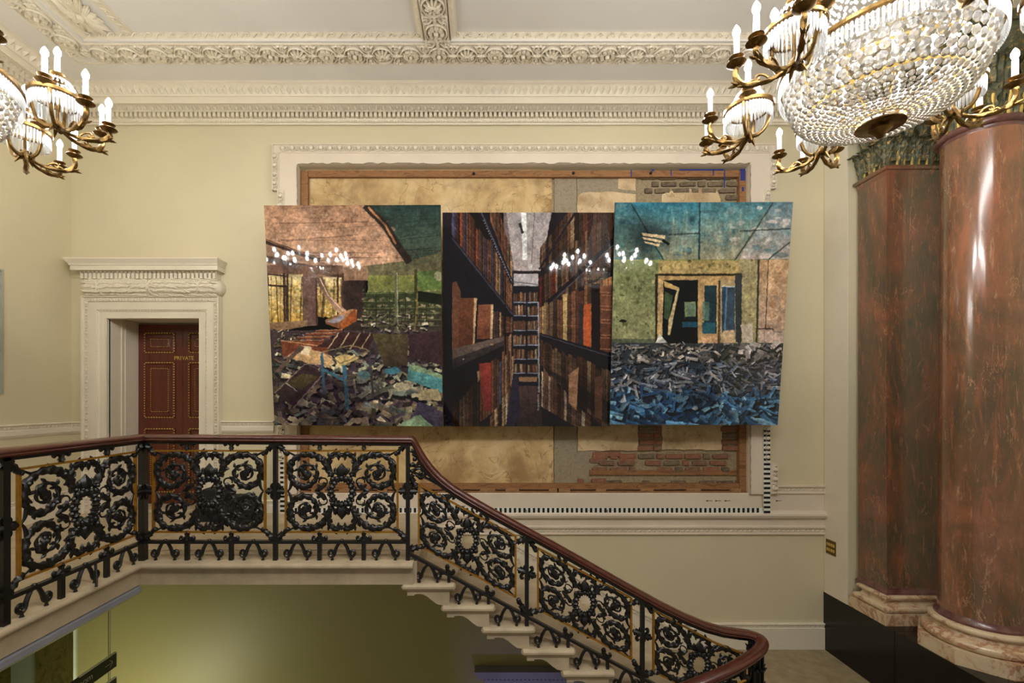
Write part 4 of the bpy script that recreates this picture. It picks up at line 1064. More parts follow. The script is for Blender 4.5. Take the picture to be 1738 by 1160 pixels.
def sidebracket():       # leaf cross at mid height of a post, along both sides
    mb = MB(); q = S
    for sx in (-1, 1):
        mb.tube([(sx * 4 * q, 0, 0), (sx * 11 * q, 0, 0), (sx * 17 * q, 0, 0)], [5 * q, 4.4 * q, 2.4 * q], 8, 3, .2, 90)
        for sz in (-1, 1):
            mb.tube(smoothpts([(sx * 4 * q, 0, 0), (sx * 7 * q, 0, sz * 8 * q), (sx * 4 * q, 0, sz * 12 * q), (sx * 3 * q, 0, sz * 9 * q)], 3), [2.8 * q] * 10, 6); mb.ball((sx * 12 * q, 0, sz * 4 * q), 2.6 * q, 6, 4)
    return mb
def B(x): return x
pan0 = ornate(lambda dx, dy, d: (dx * S, d, dy * S), 0).build('scroll_panel', 'iron', bal)
ant0 = anthemion().build('palmette_bracket', 'iron', bal); cl0 = cornerleaf().build('corner_leaf_bracket', 'iron', bal)
sf0 = scrollfoot().build('scroll_foot', 'iron', bal); sb_ = sidebracket().build('side_leaf_bracket', 'iron', bal)
used = set()
def inst(src, M4):
    if src.name in used: o = dup(src, bal)
    else: used.add(src.name); o = src
    o.matrix_basis = M4; return o
def boxpart(nm, m, x0, x1, y0, y1, z0, z1, M4):
    mb = MB(); mb.box(x0, x1, y0, y1, z0, z1); o = mb.build(nm, m, bal, smooth=False); o.matrix_basis = M4; return o
RY = lambda a: Matrix.Rotation(a, 4, 'Y'); TR = lambda x, y, z: Matrix.Translation((x, y, z))
def section(O, L):     # flat section, local x along the run from post centre to post centre
    cx, cz_ = L / 2, PZ(834.5, 3.98)
    inst(pan0, O @ TR(cx, 0, cz_))
    g0, g1 = .093, L - .093; zb, zt_ = .256, .952
    for (a, b_, c, d) in ((g0 - .010, g0 + .006, zb, zt_), (g1 - .006, g1 + .010, zb, zt_), (g0, g1, zb - .014, zb), (g0, g1, zt_, zt_ + .014)):
        boxpart('gilt_strip', 'gilt', a, b_, -.012, .012, c, d, O)
    boxpart('bottom_rail', 'iron', 0, L, -.02, .02, .150, .176, O)
    for i in (1, 2):
        x = L * i / 3
        inst(ant0, O @ TR(x, 0, 1.045)); inst(ant0, O @ TR(x, 0, .170) @ RY(PI))
        boxpart('foot_post', 'iron', x - .017, x + .017, -.014, .014, 0, .16, O)
    for i in range(3): inst(sf0, O @ TR(L * (i + .5) / 3, 0, 0) @ Matrix.Scale(.97, 4))
    for (x, z, a) in ((.014, 1.02, .78), (L - .014, 1.02, PI - .78), (.014, .19, -.72), (L - .014, .19, PI + .72)): inst(cl0, O @ TR(x, 0, z) @ RY(a))
RUN = 1.158
O1 = TR(PX(243, 3.98), 3.98, 0); O2 = TR(PX(243, 3.98) + RUN, 3.98, 0)
section(O1, RUN); section(O2, RUN)
XL = PX(243, 3.98)
O3 = TR(XL, 3.98 - RUN, 0) @ Matrix.Rotation(PI / 2, 4, 'Z'); O4 = TR(XL, 3.98 - 2 * RUN, 0) @ Matrix.Rotation(PI / 2, 4, 'Z')
section(O3, RUN); section(O4, RUN)
def post(x, y, z0, z1, r=.017):
    mb = MB(); mb.box(x - r, x + r, y - r, y + r, z0, z1); return mb.build('post', 'iron', bal, smooth=False)
post(XL, 3.98, 0, 1.05, .026); post(XL + RUN, 3.98, 0, 1.05); post(XL + 2 * RUN, 3.98, -.01, 1.05)
for i in (1, 2): post(XL, 3.98 - i * RUN, 0, 1.05, .022)
for x, y, a in ((XL + RUN, 3.98, 0), (XL + 2 * RUN, 3.98, 0), (XL, 3.98 - RUN, PI / 2), (XL, 3.98, 0), (XL, 3.98 - .0, PI / 2)):
    inst(sb_, TR(x, y, .605) @ Matrix.Rotation(a, 4, 'Z'))
mb = MB(); mb.tube([(XL, 3.98 - .49, .16), (XL + .04, 3.98 - .53, .07), (XL + .075, 3.98 - .57, .004)], .009, 8); mb.build('floor_stay', 'iron', bal)
# raking sections
RY0 = 3.98
def wp(px, py, d=0): return Vector(P(px, py, RY0)) + Vector((0, d, 0))
botg = lambda x: 930 + .535 * (x - 716.8) - 1.0
ease = lambda x: -max(0, (x - 1215)) * .16
secs = [(692, 894), (894, 1090), (1090, 1283)]
for si, (a, b_) in enumerate(secs):
    xc = (a + b_) / 2; hw = (b_ - a) / 2; kx = (hw - 19.5) / 93.5
    yc_ = lambda x: botg(x) - 51.5 + ease(x)
    Mf = lambda dx, dy, d, xc=xc, kx=kx: wp(xc + dx * kx, yc_(xc + dx * kx) - dy * .763 + ease(xc + dx * kx) * .3, d)
    Uf = lambda dx, dy, d, xc=xc: wp(xc + dx, yc_(xc) - dy, d)
    ornate(Mf, 0, .84, Uf, .84).build('raking_scroll_panel', 'iron', bal)
    xs = [a + 19 + (b_ - a - 38) * t for t in np.linspace(0, 1, 7)]
    for off in (0, -103):
        mb = MB(); rows = []
        for x in xs:
            y = botg(x) + off + ease(x); rows.append([wp(x, y - 1.5, -.012), wp(x, y - 1.5, .012), wp(x, y + 1.5, .012), wp(x, y + 1.5, -.012)])
        mb.grid(rows, closed_u=True, caps=True); mb.build('gilt_strip', 'gilt', bal, ang=.3)
    for x in (a + 19, b_ - 19):
        mb = MB(); p0 = wp(x, botg(x) + ease(x)); p1 = wp(x, botg(x) - 103 + ease(x)); mb.box(p0.x - .008, p0.x + .008, RY0 - .012, RY0 + .012, p0.z, p1.z); mb.build('gilt_strip', 'gilt', bal, smooth=False)
    mb = MB(); rows = []
    for x in (a, b_):
        y = 937.5 + .5345 * (x - 690); rows.append([wp(x, y - 2.6, -.02), wp(x, y - 2.6, .02), wp(x, y + 2.6, .02), wp(x, y + 2.6, -.02)])
    mb.grid(rows, closed_u=True, caps=True); mb.build('bottom_rail', 'iron', bal, smooth=False)
    for i in (1, 2):
        x = a + (b_ - a) * i / 3
        if si == 2 and i == 2: continue
        yt_ = (826 + .53 * (x - 714)); yb = 937.5 + .5345 * (x - 690)
        inst(ant0, TR(*wp(x, yt_ - 16 + (6 if si == 0 and i == 1 else 0)))); inst(ant0, TR(*wp(x, yb + 1)) @ RY(PI))
    pa, pb = wp(a, botg(a) + ease(a)), wp(b_, botg(b_) + ease(b_))
    for (x, y, an) in ((a + 3, 826 + .53 * (a - 714) - 8, 1.05), (b_ - 3, 826 + .53 * (b_ - 714) - 6, PI - .35), (a + 3, 937.5 + .5345 * (a - 690) - 6, -.2), (b_ - 3, 937.5 + .5345 * (b_ - 690) - 6, PI + 1.1)):
        if si == 2 and x > 1250 and y < 1120: continue
        inst(cl0, TR(*wp(x, y)) @ RY(an))
    if si > 0: inst(sb_, TR(*wp(a, botg(a) - 51)) @ RY(.4))
post_x = (894, 1090)
for x in post_x:
    yb = 937.5 + .5345 * (x - 690); yt_ = 826 + .53 * (x - 714) - 18
    p0 = wp(x, yb + 8); p1 = wp(x, yt_); i_ = int((PX(x, 3.98) - PX(683, 3.98)) / (67 * S)); zt2 = PZ(989 + min(i_, 8) * 36.7, 3.98)
    post(p0.x, RY0, min(zt2, p0.z), p1.z)
# feet on the treads
for i, nx in enumerate((683, 750, 817.5, 885, 952, 1019, 1086, 1153)):
    zt2 = PZ(989 + i * 36.7, 3.98); xf = PX(nx + 44, 3.98)
    xx = nx + 44; yb = 937.5 + .5345 * (xx - 690); hh = PZ(yb, RY0) - zt2
    inst(sf0, TR(xf, RY0, zt2) @ Matrix.Diagonal((.92, .95, max(.6, (hh + .012) / (38 * S)), 1)))
    xx = nx + 79; yb = 937.5 + .5345 * (xx - 690)
    if all(abs(xx - p) > 12 for p in post_x): 
        p = wp(xx, yb); mb = MB(); mb.box(p.x - .013, p.x + .013, RY0 - .013, RY0 + .013, zt2 - .002, p.z); mb.build('foot_post', 'iron', bal, smooth=False)
# spandrel scrolls under the swept part of the handrail
mb = MB()
for L in ([(697, 765), (706, 770), (712, 782), (706, 792), (699, 786)], [(700, 800), (712, 795), (722, 803), (716, 812), (706, 806)], [(722, 790), (728, 800), (738, 806), (735, 795)], [(700, 770), (722, 785), (745, 808), (765, 823)]):
    mb.tube(smoothpts([wp(x, y) for x, y in L], 4), 3.0 * S, 7, 3, .25, 90)
mb.tube([wp(692, 798), wp(730, 815), wp(790, 848)], [2.4 * S] * 3, 6)
for x, y in ((704, 780), (714, 804), (731, 800), (699, 790), (745, 813)): mb.ball(wp(x, y), 4.2 * S, 7, 5)
mb.build('spandrel_scrollwork', 'iron', bal)
# end newel: ring of bars with cast leaves round a centre at the turn
NX, NY = PX(1283, 3.86), 3.86
nz1 = PZ(1092, NY); mb = MB()
for k in range(8):
    a = 2 * PI * k / 8; mb.tube([(NX + .052 * math.cos(a), NY + .052 * math.sin(a), HL), (NX + .052 * math.cos(a), NY + .052 * math.sin(a), nz1)], .010, 6)
    for q in range(7):
        z = lerp(HL + .1, nz1 - .06, q / 6); mb.ball((NX + .058 * math.cos(a + .39), NY + .058 * math.sin(a + .39), z), .018, 6, 4); mb.spike((NX + .05 * math.cos(a), NY + .05 * math.sin(a), z), (math.cos(a), math.sin(a), .9), .045, .012)
mb.lathe([(.075, HL), (.075, HL + .04), (.05, HL + .06), (.03, HL + .07), (.03, nz1)], 16, (NX, NY, 0))
mb.build('end_newel', 'iron', bal)
# handrail, one sweep
def railsweep(path, prof, name, m):
    N = len(path); mb = MB(); rows = []
    for i in range(N):
        a = (path[i] - path[i - 1]) if i else (path[1] - path[0]); b_ = (path[i + 1] - path[i]) if i < N - 1 else a
        ah = Vector((a.x, a.y, 0)).normalized(); bh = Vector((b_.x, b_.y, 0)).normalized()
        na = Vector((ah.y, -ah.x, 0)); nb = Vector((bh.y, -bh.x, 0)); mm = (na + nb).normalized(); k = 1 / max(.35, mm.dot(nb))
        t = (a.normalized() + b_.normalized()).normalized(); th = Vector((t.x, t.y, 0)); vert = 1 / max(.3, th.length)
        rows.append([path[i] + mm * (k * u) + U * (v_ * vert) for u, v_ in prof])
    mb.grid(rows, closed_u=True, caps=True); return mb.build(name, m, bal, ang=.55)
half = [(0, 0), (.022, -.002), (.040, -.009), (.050, -.020), (.052, -.030), (.046, -.037), (.045, -.042), (.048, -.047), (.045, -.055), (.034, -.061), (.026, -.066)]
profm = half + [(-a, b_) for a, b_ in half[::-1][:-1]]
flat1 = [Vector((XL, 3.98 - 2 * RUN - .3, 1.108)), Vector((XL, 3.98, 1.108))]
topc = [(700, 737), (705, 741), (710, 749), (716, 760), (724, 773), (735, 788), (750, 804), (770, 820), (800, 839), (840, 862), (880, 884), (940, 916.5), (1000, 950), (1060, 984), (1120, 1017), (1160, 1037), (1195, 1052), (1225, 1061), (1250, 1064.5)]
tc = [Vector(P(x, y + 3, 3.98)) for x, y in topc]
turn = smoothpts([P(1250, 1068, 3.98), P(1272, 1071, 3.97), P(1290, 1079, 3.93), P(1292, 1092, 3.84), P(1278, 1106, 3.74), P(1256, 1120, 3.66), P(1225, 1136, 3.60), P(1180, 1154, 3.56), P(1120, 1178, 3.54), P(1050, 1212, 3.54)], 6)
railsweep(flat1 + [Vector(p) for p in tc] + turn[1:], profm, 'handrail', 'mahogany')
sb2 = [(-.022, -.0665), (.022, -.0665), (.022, -.084), (-.022, -.084)]
railsweep(flat1 + [Vector(p) for p in tc] + turn[1:], sb2, 'iron_core_rail', 'iron')
# lower flight balusters below the turned rail
mb = MB()
for (x, y, Yd) in ((1240, 1150, 3.62), (1262, 1140, 3.68)):
    p = Vector(P(x, y, Yd)); mb.tube([p + U * .06, p - U * .9], .012, 6)
    for q in range(5): mb.ball(p + Vector((.03, 0, -.05 - .09 * q)), .024, 7, 4); mb.spike(p + Vector((0, 0, -.08 * q)), (1 if q % 2 else -1, 0, .6), .07, .016)
mb.build('lower_flight_scrolls', 'iron', bal)
mb = MB(); mb.tube([P(1268, 1154, 3.68), P(1230, 1170, 3.6), P(1190, 1190, 3.56)], .010, 4); mb.build('gilt_strip', 'gilt', bal)

# ------------------------------------------------------------------ three large mounted prints leaning out from the wall
class Img:
    def __init__(s, box, quad, W=560, H=700):
        s.W, s.H = W, H; s.a = np.zeros((H, W, 3)); s.q = quad    # quad: TL,TR,BR,BL in working coordinates
        yy, xx = np.mgrid[0:H, 0:W]; s.xx, s.yy = xx, yy
    def m(s, x, y):
        (ax, ay), (bx_, by_), (cx, cy), (dx, dy) = s.q
        v = (y - ay) / (dy - ay); x0 = lerp(ax, dx, v); x1 = lerp(bx_, cx, v); return ((x - x0) / (x1 - x0) * s.W, v * s.H)
    def mask(s, poly):
        p = [s.m(*q) for q in poly]; xs = [q[0] for q in p]; ys = [q[1] for q in p]
        x0, x1 = max(0, int(min(xs))), min(s.W, int(max(xs)) + 2); y0, y1 = max(0, int(min(ys))), min(s.H, int(max(ys)) + 2)
        if x1 <= x0 or y1 <= y0: return None
        X = s.xx[y0:y1, x0:x1] + .5; Y = s.yy[y0:y1, x0:x1] + .5; ins = np.zeros(X.shape, bool)
        for i in range(len(p)):
            (xa, ya), (xb, yb) = p[i], p[i - 1]
            if ya == yb: continue
            ins ^= ((ya > Y) != (yb > Y)) & (X < (xb - xa) * (Y - ya) / (yb - ya) + xa)
        return (slice(y0, y1), slice(x0, x1)), ins
    def poly(s, pts, c, a=1.0, c2=None, ax='y'):
        r = s.mask(pts)
        if r is None: return
        sl, ins = r; sub = s.a[sl]; c = np.array(c, float) / 255
        if c2 is None: C_ = c
        else:
            n = sub.shape[0 if ax == 'y' else 1]; t = np.linspace(0, 1, n); t = t[:, None, None] if ax == 'y' else t[None, :, None]
            C_ = np.broadcast_to(c * (1 - t) + np.array(c2, float) / 255 * t, sub.shape)[ins]
        sub[ins] = sub[ins] * (1 - a) + C_ * a
    def rect(s, x0, y0, x1, y1, c, a=1.0, c2=None, ax='y'): s.poly([(x0, y0), (x1, y0), (x1, y1), (x0, y1)], c, a, c2, ax)
    def line(s, pts, w, c, a=1.0):
        for (x0, y0), (x1, y1) in zip(pts, pts[1:]):
            L = math.hypot(x1 - x0, y1 - y0) or 1; nx, ny = -(y1 - y0) / L * w / 2, (x1 - x0) / L * w / 2
            s.poly([(x0 + nx, y0 + ny), (x1 + nx, y1 + ny), (x1 - nx, y1 - ny), (x0 - nx, y0 - ny)], c, a)
    def blob(s, x, y, rx, ry, c, a=1.0, n=9, jag=.3):
        s.poly([(x + rx * math.cos(t) * random.uniform(1 - jag, 1), y + ry * math.sin(t) * random.uniform(1 - jag, 1)) for t in np.linspace(0, 2 * PI, n + 1)[:-1]], c, a)
    def noise(s, amt, cell=6, rect=None, seed=0):
        rng = np.random.RandomState(seed); tot = np.zeros((s.H, s.W)); w_ = 1; cc = cell; ws = 0
        while cc >= 1:
            g = rng.rand(int(s.H / cc) + 3, int(s.W / cc) + 3); yi = s.yy / cc; xi = s.xx / cc
            y0 = yi.astype(int); x0 = xi.astype(int); fy = yi - y0; fx = xi - x0; fy = fy * fy * (3 - 2 * fy); fx = fx * fx * (3 - 2 * fx)
            tot += w_ * (g[y0, x0] * (1 - fx) * (1 - fy) + g[y0, x0 + 1] * fx * (1 - fy) + g[y0 + 1, x0] * (1 - fx) * fy + g[y0 + 1, x0 + 1] * fx * fy)
            ws += w_; w_ *= .7; cc /= 2
        tot = tot / ws - .5
        f = np.clip(1 + tot * amt * 2, 0, 3)[..., None]
        s.a = s.a * f
    def tint(s, pts, c, a):
        """multiply towards a colour in a soft region given by centre and radii"""
        x, y = s.m(*pts[0]); rx, ry = pts[1][0] / 2.83 * s.W / 300, pts[1][1] / 2.83 * s.H / 375
        d = np.exp(-(((s.xx - x) / rx) ** 2 + ((s.yy - y) / ry) ** 2)) * a
        s.a = s.a * (1 - d[..., None]) + s.a * (np.array(c) / 128.0) * d[..., None]
    def glow(s, x, y, rx, ry, c, a):
        x, y = s.m(x, y); rx *= s.W / 850; ry *= s.H / 1060
        d = (np.exp(-(((s.xx - x) / rx) ** 2 + ((s.yy - y) / ry) ** 2)) * a)[..., None]; s.a = s.a * (1 - d) + np.array(c) / 255 * d
    def warp(s, amp, cell, seed, ylo=0.0):
        rng = np.random.RandomState(seed); d = []
        for k in range(2):
            tot = np.zeros((s.H, s.W))
            for cc, w_ in ((cell, 1.0), (cell / 2.5, .5)):
                g = rng.rand(int(s.H / cc) + 3, int(s.W / cc) + 3) - .5; yi = s.yy / cc; xi = s.xx / cc; y0 = yi.astype(int); x0 = xi.astype(int); fy = yi - y0; fx = xi - x0
                tot += w_ * (g[y0, x0] * (1 - fx) * (1 - fy) + g[y0, x0 + 1] * fx * (1 - fy) + g[y0 + 1, x0] * (1 - fx) * fy + g[y0 + 1, x0 + 1] * fx * fy)
            d.append(tot * amp * np.clip((s.yy / s.H - ylo) / .08, 0, 1))
        X = np.clip(s.xx + d[0], 0, s.W - 1).astype(int); Y = np.clip(s.yy + d[1], 0, s.H - 1).astype(int); s.a = s.a[Y, X]
    def blur(s):
        a = s.a; p = np.pad(a, ((1, 1), (1, 1), (0, 0)), 'edge')
        s.a = (p[1:-1, 1:-1] * 4 + (p[:-2, 1:-1] + p[2:, 1:-1] + p[1:-1, :-2] + p[1:-1, 2:]) * 2 + p[:-2, :-2] + p[2:, :-2] + p[:-2, 2:] + p[2:, 2:]) / 16
    def image(s, name):
        im = bpy.data.images.new(name, s.W, s.H); px = np.ones((s.H, s.W, 4), np.float32); s.a = s.a * .84 + s.a.mean(2, keepdims=True) * .16; px[..., :3] = np.clip(s.a, 0, 1)[::-1]
        im.pixels.foreach_set(px.ravel()); im.update(); im.pack(); return im
R = random.uniform
def debris(I, n, reg, cols, size, ar=(.2, .5), persp=True):
    items = []
    for _ in range(n):
        y = R(reg[1], reg[3]); x = R(reg[0], reg[2]); items.append((y, x))
    items.sort()
    for y, x in items:
        t = (y - reg[1]) / (reg[3] - reg[1]); L = lerp(size[0], size[1], t if persp else .5) * R(.5, 1.3); wd = L * R(*ar); a = R(0, PI); 
        ca, sa = math.cos(a), math.sin(a) * .6; c = random.choice(cols); f = R(.45, 1.3); c = [min(255, q * f) for q in c]
        p = [(x + ca * L / 2 * i + -sa * wd / 2 * j, y + sa * L / 2 * i + ca * wd / 2 * j * .8) for i, j in ((-1, -1), (1, -1), (1, 1), (-1, 1))]
        sh = [(u + L * .05 + 2, v + wd * .45 + 3) for u, v in p]; I.poly(sh, (12, 14, 20), .8); I.poly(p, c)
        I.line([p[0], p[1]], max(1.5, L * .05), [min(255, q * 1.35) for q in c], .8)

# --- print 1: ruined reading room
I = Img(None, [(24, 52), (868, 52), (885, 1113), (73, 1113)])
I.rect(0, 0, 900, 400, (150, 112, 84))
I.poly([(0, 40), (500, 40), (700, 320), (380, 340), (30, 215)], (170, 124, 92), c2=(196, 150, 118))
I.poly([(490, 40), (900, 40), (900, 270), (725, 320)], (38, 62, 58), c2=(70, 82, 62))
I.poly([(700, 310), (900, 265), (900, 380), (520, 380), (520, 330)], (104, 98, 66))
for i in range(14):
    y = R(60, 330); I.line([(R(20, 300), y), (R(350, 700), y + R(-30, 60))], R(2, 6), (96, 66, 50), R(.3, .7))
for i in range(16):
    y = R(60, 330); I.line([(R(620, 700), y), (890, y + R(-40, 10))], R(2, 4), (24, 40, 38), R(.3, .7))
for i in range(30): I.blob(R(60, 700), R(60, 320), R(8, 40), R(4, 12), random.choice([(210, 172, 140), (120, 82, 60), (188, 140, 104)]), R(.3, .7))
I.line([(505, 52), (600, 140), (665, 240), (720, 318)], 34, (46, 36, 30)); I.line([(520, 60), (600, 140), (655, 232)], 10, (170, 112, 70)); I.line([(560, 52), (640, 60)], 12, (60, 54, 40), .5)
I.line([(32, 218), (130, 250), (290, 305)], 20, (52, 36, 30)); I.line([(32, 212), (280, 296)], 5, (130, 92, 66))
I.line([(32, 300), (180, 330), (400, 380)], 30, (74, 50, 38)); I.rect(30, 330, 400, 372, (96, 66, 52), c2=(120, 82, 60))
I.rect(520, 378, 880, 460, (128, 132, 62), c2=(108, 116, 56)); I.poly([(740, 362), (890, 350), (890, 445), (760, 450)], (84, 116, 52), .8); pass
I.blob(860, 380, 26, 30, (160, 160, 120))
# windows and trees
for x0, x1, y0, y1 in ((38, 222, 372, 610), (272, 400, 385, 575)):
    I.rect(x0, y0, x1, y1, (218, 196, 140), c2=(196, 150, 60))
    for _ in range(150): I.blob(R(x0, x1 - 8), R(y0 + 40, y1), R(4, 12), R(3, 9), random.choice([(210, 160, 52), (160, 120, 40), (226, 190, 92), (120, 110, 50), (240, 220, 160)]), R(.5, .9))
    for _ in range(9): x = R(x0 + 8, x1 - 8); I.line([(x, y0 + 10), (x + R(-12, 12), y1)], R(2, 5), (70, 48, 34), .8)
for x, w_ in ((40, 8), (117, 9), (222, 26), (250, 40), (272, 10), (375, 9), (400, 10)): I.line([(x, 368), (x + 4, 618)], w_, (70, 46, 40) if w_ < 20 else (112, 80, 72))
I.line([(38, 424), (135, 430)], 8, (40, 30, 26)); I.line([(38, 372), (130, 380)], 8, (66, 48, 36)); I.rect(130, 370, 140, 600, (70, 52, 40)); I.poly([(45, 604), (230, 592), (230, 620), (50, 655)], (150, 118, 82), c2=(110, 76, 52)); I.rect(405, 400, 500, 640, (54, 38, 34))
# shelves of scattered books
I.rect(500, 456, 890, 645, (48, 60, 32), c2=(62, 52, 46))
for y in (462, 500, 532, 560, 590, 618):
    I.line([(495, y), (880, y - 2)], 4, (96, 104, 58))
    for _ in range(40): x = R(500, 880); I.blob(x, y - R(4, 16), R(5, 16), R(3, 8), random.choice([(150, 140, 104), (104, 96, 66), (176, 160, 120), (70, 80, 40)]), R(.5, .9), 5)
for x in (560, 625, 700, 745, 800): I.line([(x, 456), (x + 2, 640)], 5, (44, 52, 26))
I.line([(660, 648), (656, 360), (672, 336), (740, 326), (850, 300), (866, 270)], 17, (98, 98, 70)); I.line([(664, 640), (661, 362)], 5, (150, 150, 116)); I.line([(750, 348), (750, 470)], 14, (60, 56, 34)); I.line([(764, 430), (738, 740)], 9, (130, 106, 48)); I.line([(505, 400), (508, 480)], 8, (36, 30, 28))
I.poly([(760, 450), (890, 470), (890, 520), (760, 500)], (20, 26, 16))
# floor
I.rect(40, 640, 890, 1120, (70, 56, 60), c2=(48, 34, 52))
debris(I, 520, (60, 660, 880, 1120), [(160, 142, 110), (186, 170, 132), (114, 96, 78), (138, 128, 100), (90, 74, 76), (66, 52, 62), (96, 110, 104)], (26, 84), (.25, .6))
debris(I, 120, (480, 800, 880, 960), [(186, 176, 140), (150, 150, 120), (120, 130, 116)], (40, 70), (.3, .6))
debris(I, 60, (480, 560, 800, 650), [(190, 176, 150), (120, 104, 84)], (20, 30)); debris(I, 30, (60, 620, 220, 800), [(226, 196, 150), (130, 100, 80)], (20, 40))
I.poly([(315, 590), (440, 535), (470, 540), (465, 590), (395, 635), (320, 610)], (190, 136, 92), c2=(110, 58, 30)); I.poly([(386, 606), (462, 532), (468, 592), (398, 634)], (160, 78, 32)); I.poly([(318, 598), (410, 560), (400, 590), (360, 608)], (150, 140, 150))
I.poly([(262, 380), (300, 380), (345, 480), (420, 545), (380, 556), (310, 470)], (90, 64, 52), c2=(180, 140, 112)); I.line([(290, 390), (330, 470), (400, 545)], 4, (226, 190, 160))
for i, y in enumerate((640, 655, 672, 690)): I.poly([(270 - i * 45, y), (400 - i * 30, y - 5), (398 - i * 30, y + 6), (262 - i * 45, y + 12)], (120, 60, 36)); I.line([(270 - i * 45, y), (400 - i * 30, y - 4)], 3, (200, 150, 110))
I.poly([(102, 690), (340, 700), (330, 760), (110, 765)], (150, 76, 42), c2=(120, 56, 34)); I.line([(102, 690), (290, 716)], 5, (216, 160, 110))
I.poly([(270, 720), (400, 646), (560, 655), (520, 730)], (60, 34, 34))
for x in (380, 430, 485, 535): I.line([(x, 650), (x - 50, 730)], 5, (204, 176, 128))
I.poly([(540, 655), (715, 658), (710, 812), (600, 812)], (86, 76, 42), c2=(66, 52, 40)); I.poly([(715, 660), (885, 640), (885, 810), (720, 770)], (58, 38, 42))
I.poly([(130, 770), (200, 712), (350, 768), (345, 812), (250, 808)], (214, 168, 112)); I.poly([(190, 752), (215, 712), (252, 722), (235, 762)], (232, 206, 166)); I.poly([(70, 845), (195, 712), (215, 722), (90, 850)], (100, 76, 66))
I.poly([(72, 945), (215, 805), (310, 850), (165, 1020)], (58, 38, 44)); I.line([(72, 950), (215, 806), (320, 800)], 5, (150, 124, 104)); I.line([(165, 1022), (308, 850)], 6, (140, 120, 110)); I.poly([(120, 905), (210, 850), (290, 865), (200, 930)], (78, 64, 34)); I.line([(125, 900), (180, 940)], 4, (190, 180, 160))
I.poly([(360, 770), (410, 752), (480, 772), (400, 815), (375, 812)], (226, 192, 116)); I.line([(298, 748), (440, 710), (530, 738), (390, 800), (298, 748)], 6, (140, 120, 86))
I.line([(298, 752), (312, 950)], 13, (56, 92, 120)); I.line([(405, 808), (425, 1035)], 17, (46, 110, 138)); I.line([(305, 830), (410, 885)], 15, (60, 112, 138)); I.line([(530, 742), (546, 975)], 11, (66, 56, 66)); I.line([(410, 885), (540, 815)], 9, (90, 84, 66))
I.poly([(720, 806), (885, 862), (880, 945), (712, 880)], (84, 160, 158), c2=(66, 128, 136)); I.poly([(722, 806), (760, 812), (885, 858), (885, 875), (722, 830)], (130, 160, 120))
I.blob(640, 835, 46, 22, (60, 130, 150)); I.blob(500, 855, 40, 24, (84, 126, 130)); I.poly([(765, 930), (860, 925), (880, 985), (770, 980)], (168, 150, 110)); I.poly([(740, 1050), (770, 985), (885, 1040), (885, 1113), (780, 1110)], (70, 62, 84)); I.poly([(662, 1113), (770, 1052), (840, 1113)], (140, 172, 132)); I.blob(690, 915, 44, 28, (176, 164, 128))
I.glow(300, 1050, 170, 110, (34, 22, 34), .6); I.glow(480, 930, 110, 70, (40, 22, 44), .4); I.glow(800, 720, 120, 60, (60, 30, 46), .4); I.glow(600, 120, 30, 20, (20, 16, 14), .5)
I.warp(4, 16, 31, .57); I.warp(1.6, 9, 32); I.noise(.40, 30, seed=1); I.noise(.30, 6, seed=2); I.blur()
img1 = I.image('print_reading_room')

# --- print 2: library aisle
I = Img(None, [(28, 62), (880, 58), (852, 1112), (34, 1112)])
I.rect(0, 0, 900, 1160, (26, 22, 28))
I.poly([(290, 40), (570, 40), (510, 345), (340, 345)], (150, 142, 142), c2=(176, 160, 158)); I.poly([(290, 40), (340, 40), (380, 345), (340, 345)], (106, 92, 90)); I.line([(428, 58), (434, 285)], 24, (226, 228, 226)); I.line([(482, 60), (470, 250), (460, 400)], 3, (90, 84, 80)); I.blob(462, 318, 13, 18, (206, 204, 196)); I.line([(408, 110), (424, 160)], 12, (50, 44, 44)); I.line([(345, 342), (512, 342)], 8, (40, 34, 40)); I.rect(372, 352, 500, 412, (176, 168, 172)); I.line([(372, 390), (500, 405)], 6, (110, 104, 110))
BK = [(96, 56, 38), (122, 76, 50), (148, 106, 72), (78, 44, 34), (108, 66, 44), (64, 46, 40), (160, 126, 88), (92, 64, 48)]
def booksrow(xa, ya0, ya1, xb, yb0, yb1, n, cols=BK, ragged=.12, ribs=True, dark=1.0):
    """books on one side, from (xa: top ya0, foot ya1) to (xb: top yb0, foot yb1), receding"""
    t = 0; ts = [0]
    for i in range(n): ts.append(ts[-1] + R(.6, 1.3) * (1 - .6 * i / n))
    ts = [q / ts[-1] for q in ts]
    for i in range(n):
        t0, t1 = ts[i], ts[i + 1] - .004; c = random.choice(cols); f = R(.75, 1.2) * dark; c = [min(255, q * f) for q in c]; h = R(0, ragged)
        X0, X1 = lerp(xa, xb, t0), lerp(xa, xb, t1); T0, T1 = lerp(ya0, yb0, t0), lerp(ya0, yb0, t1); F0, F1 = lerp(ya1, yb1, t0), lerp(ya1, yb1, t1)
        T0 += (F0 - T0) * h; T1 += (F1 - T1) * h
        I.poly([(X0, T0), (X1, T1), (X1, F1), (X0, F0)], c, c2=[q * .55 for q in c], ax='x')
        I.line([((X0 * .7 + X1 * .3), T0 * .7 + T1 * .3 + 3), ((X0 * .7 + X1 * .3), F0 * .7 + F1 * .3)], abs(X1 - X0) * .2, [min(255, q * 1.3) for q in c], .5)
        if ribs and abs(X1 - X0) > 7:
            for k in range(1, 6):
                u = k / 6; I.line([(X0, lerp(T0, F0, u)), (X1, lerp(T1, F1, u))], 2.5, [q * .5 for q in c] if k % 2 else [min(255, q * 1.5) for q in c], .7)
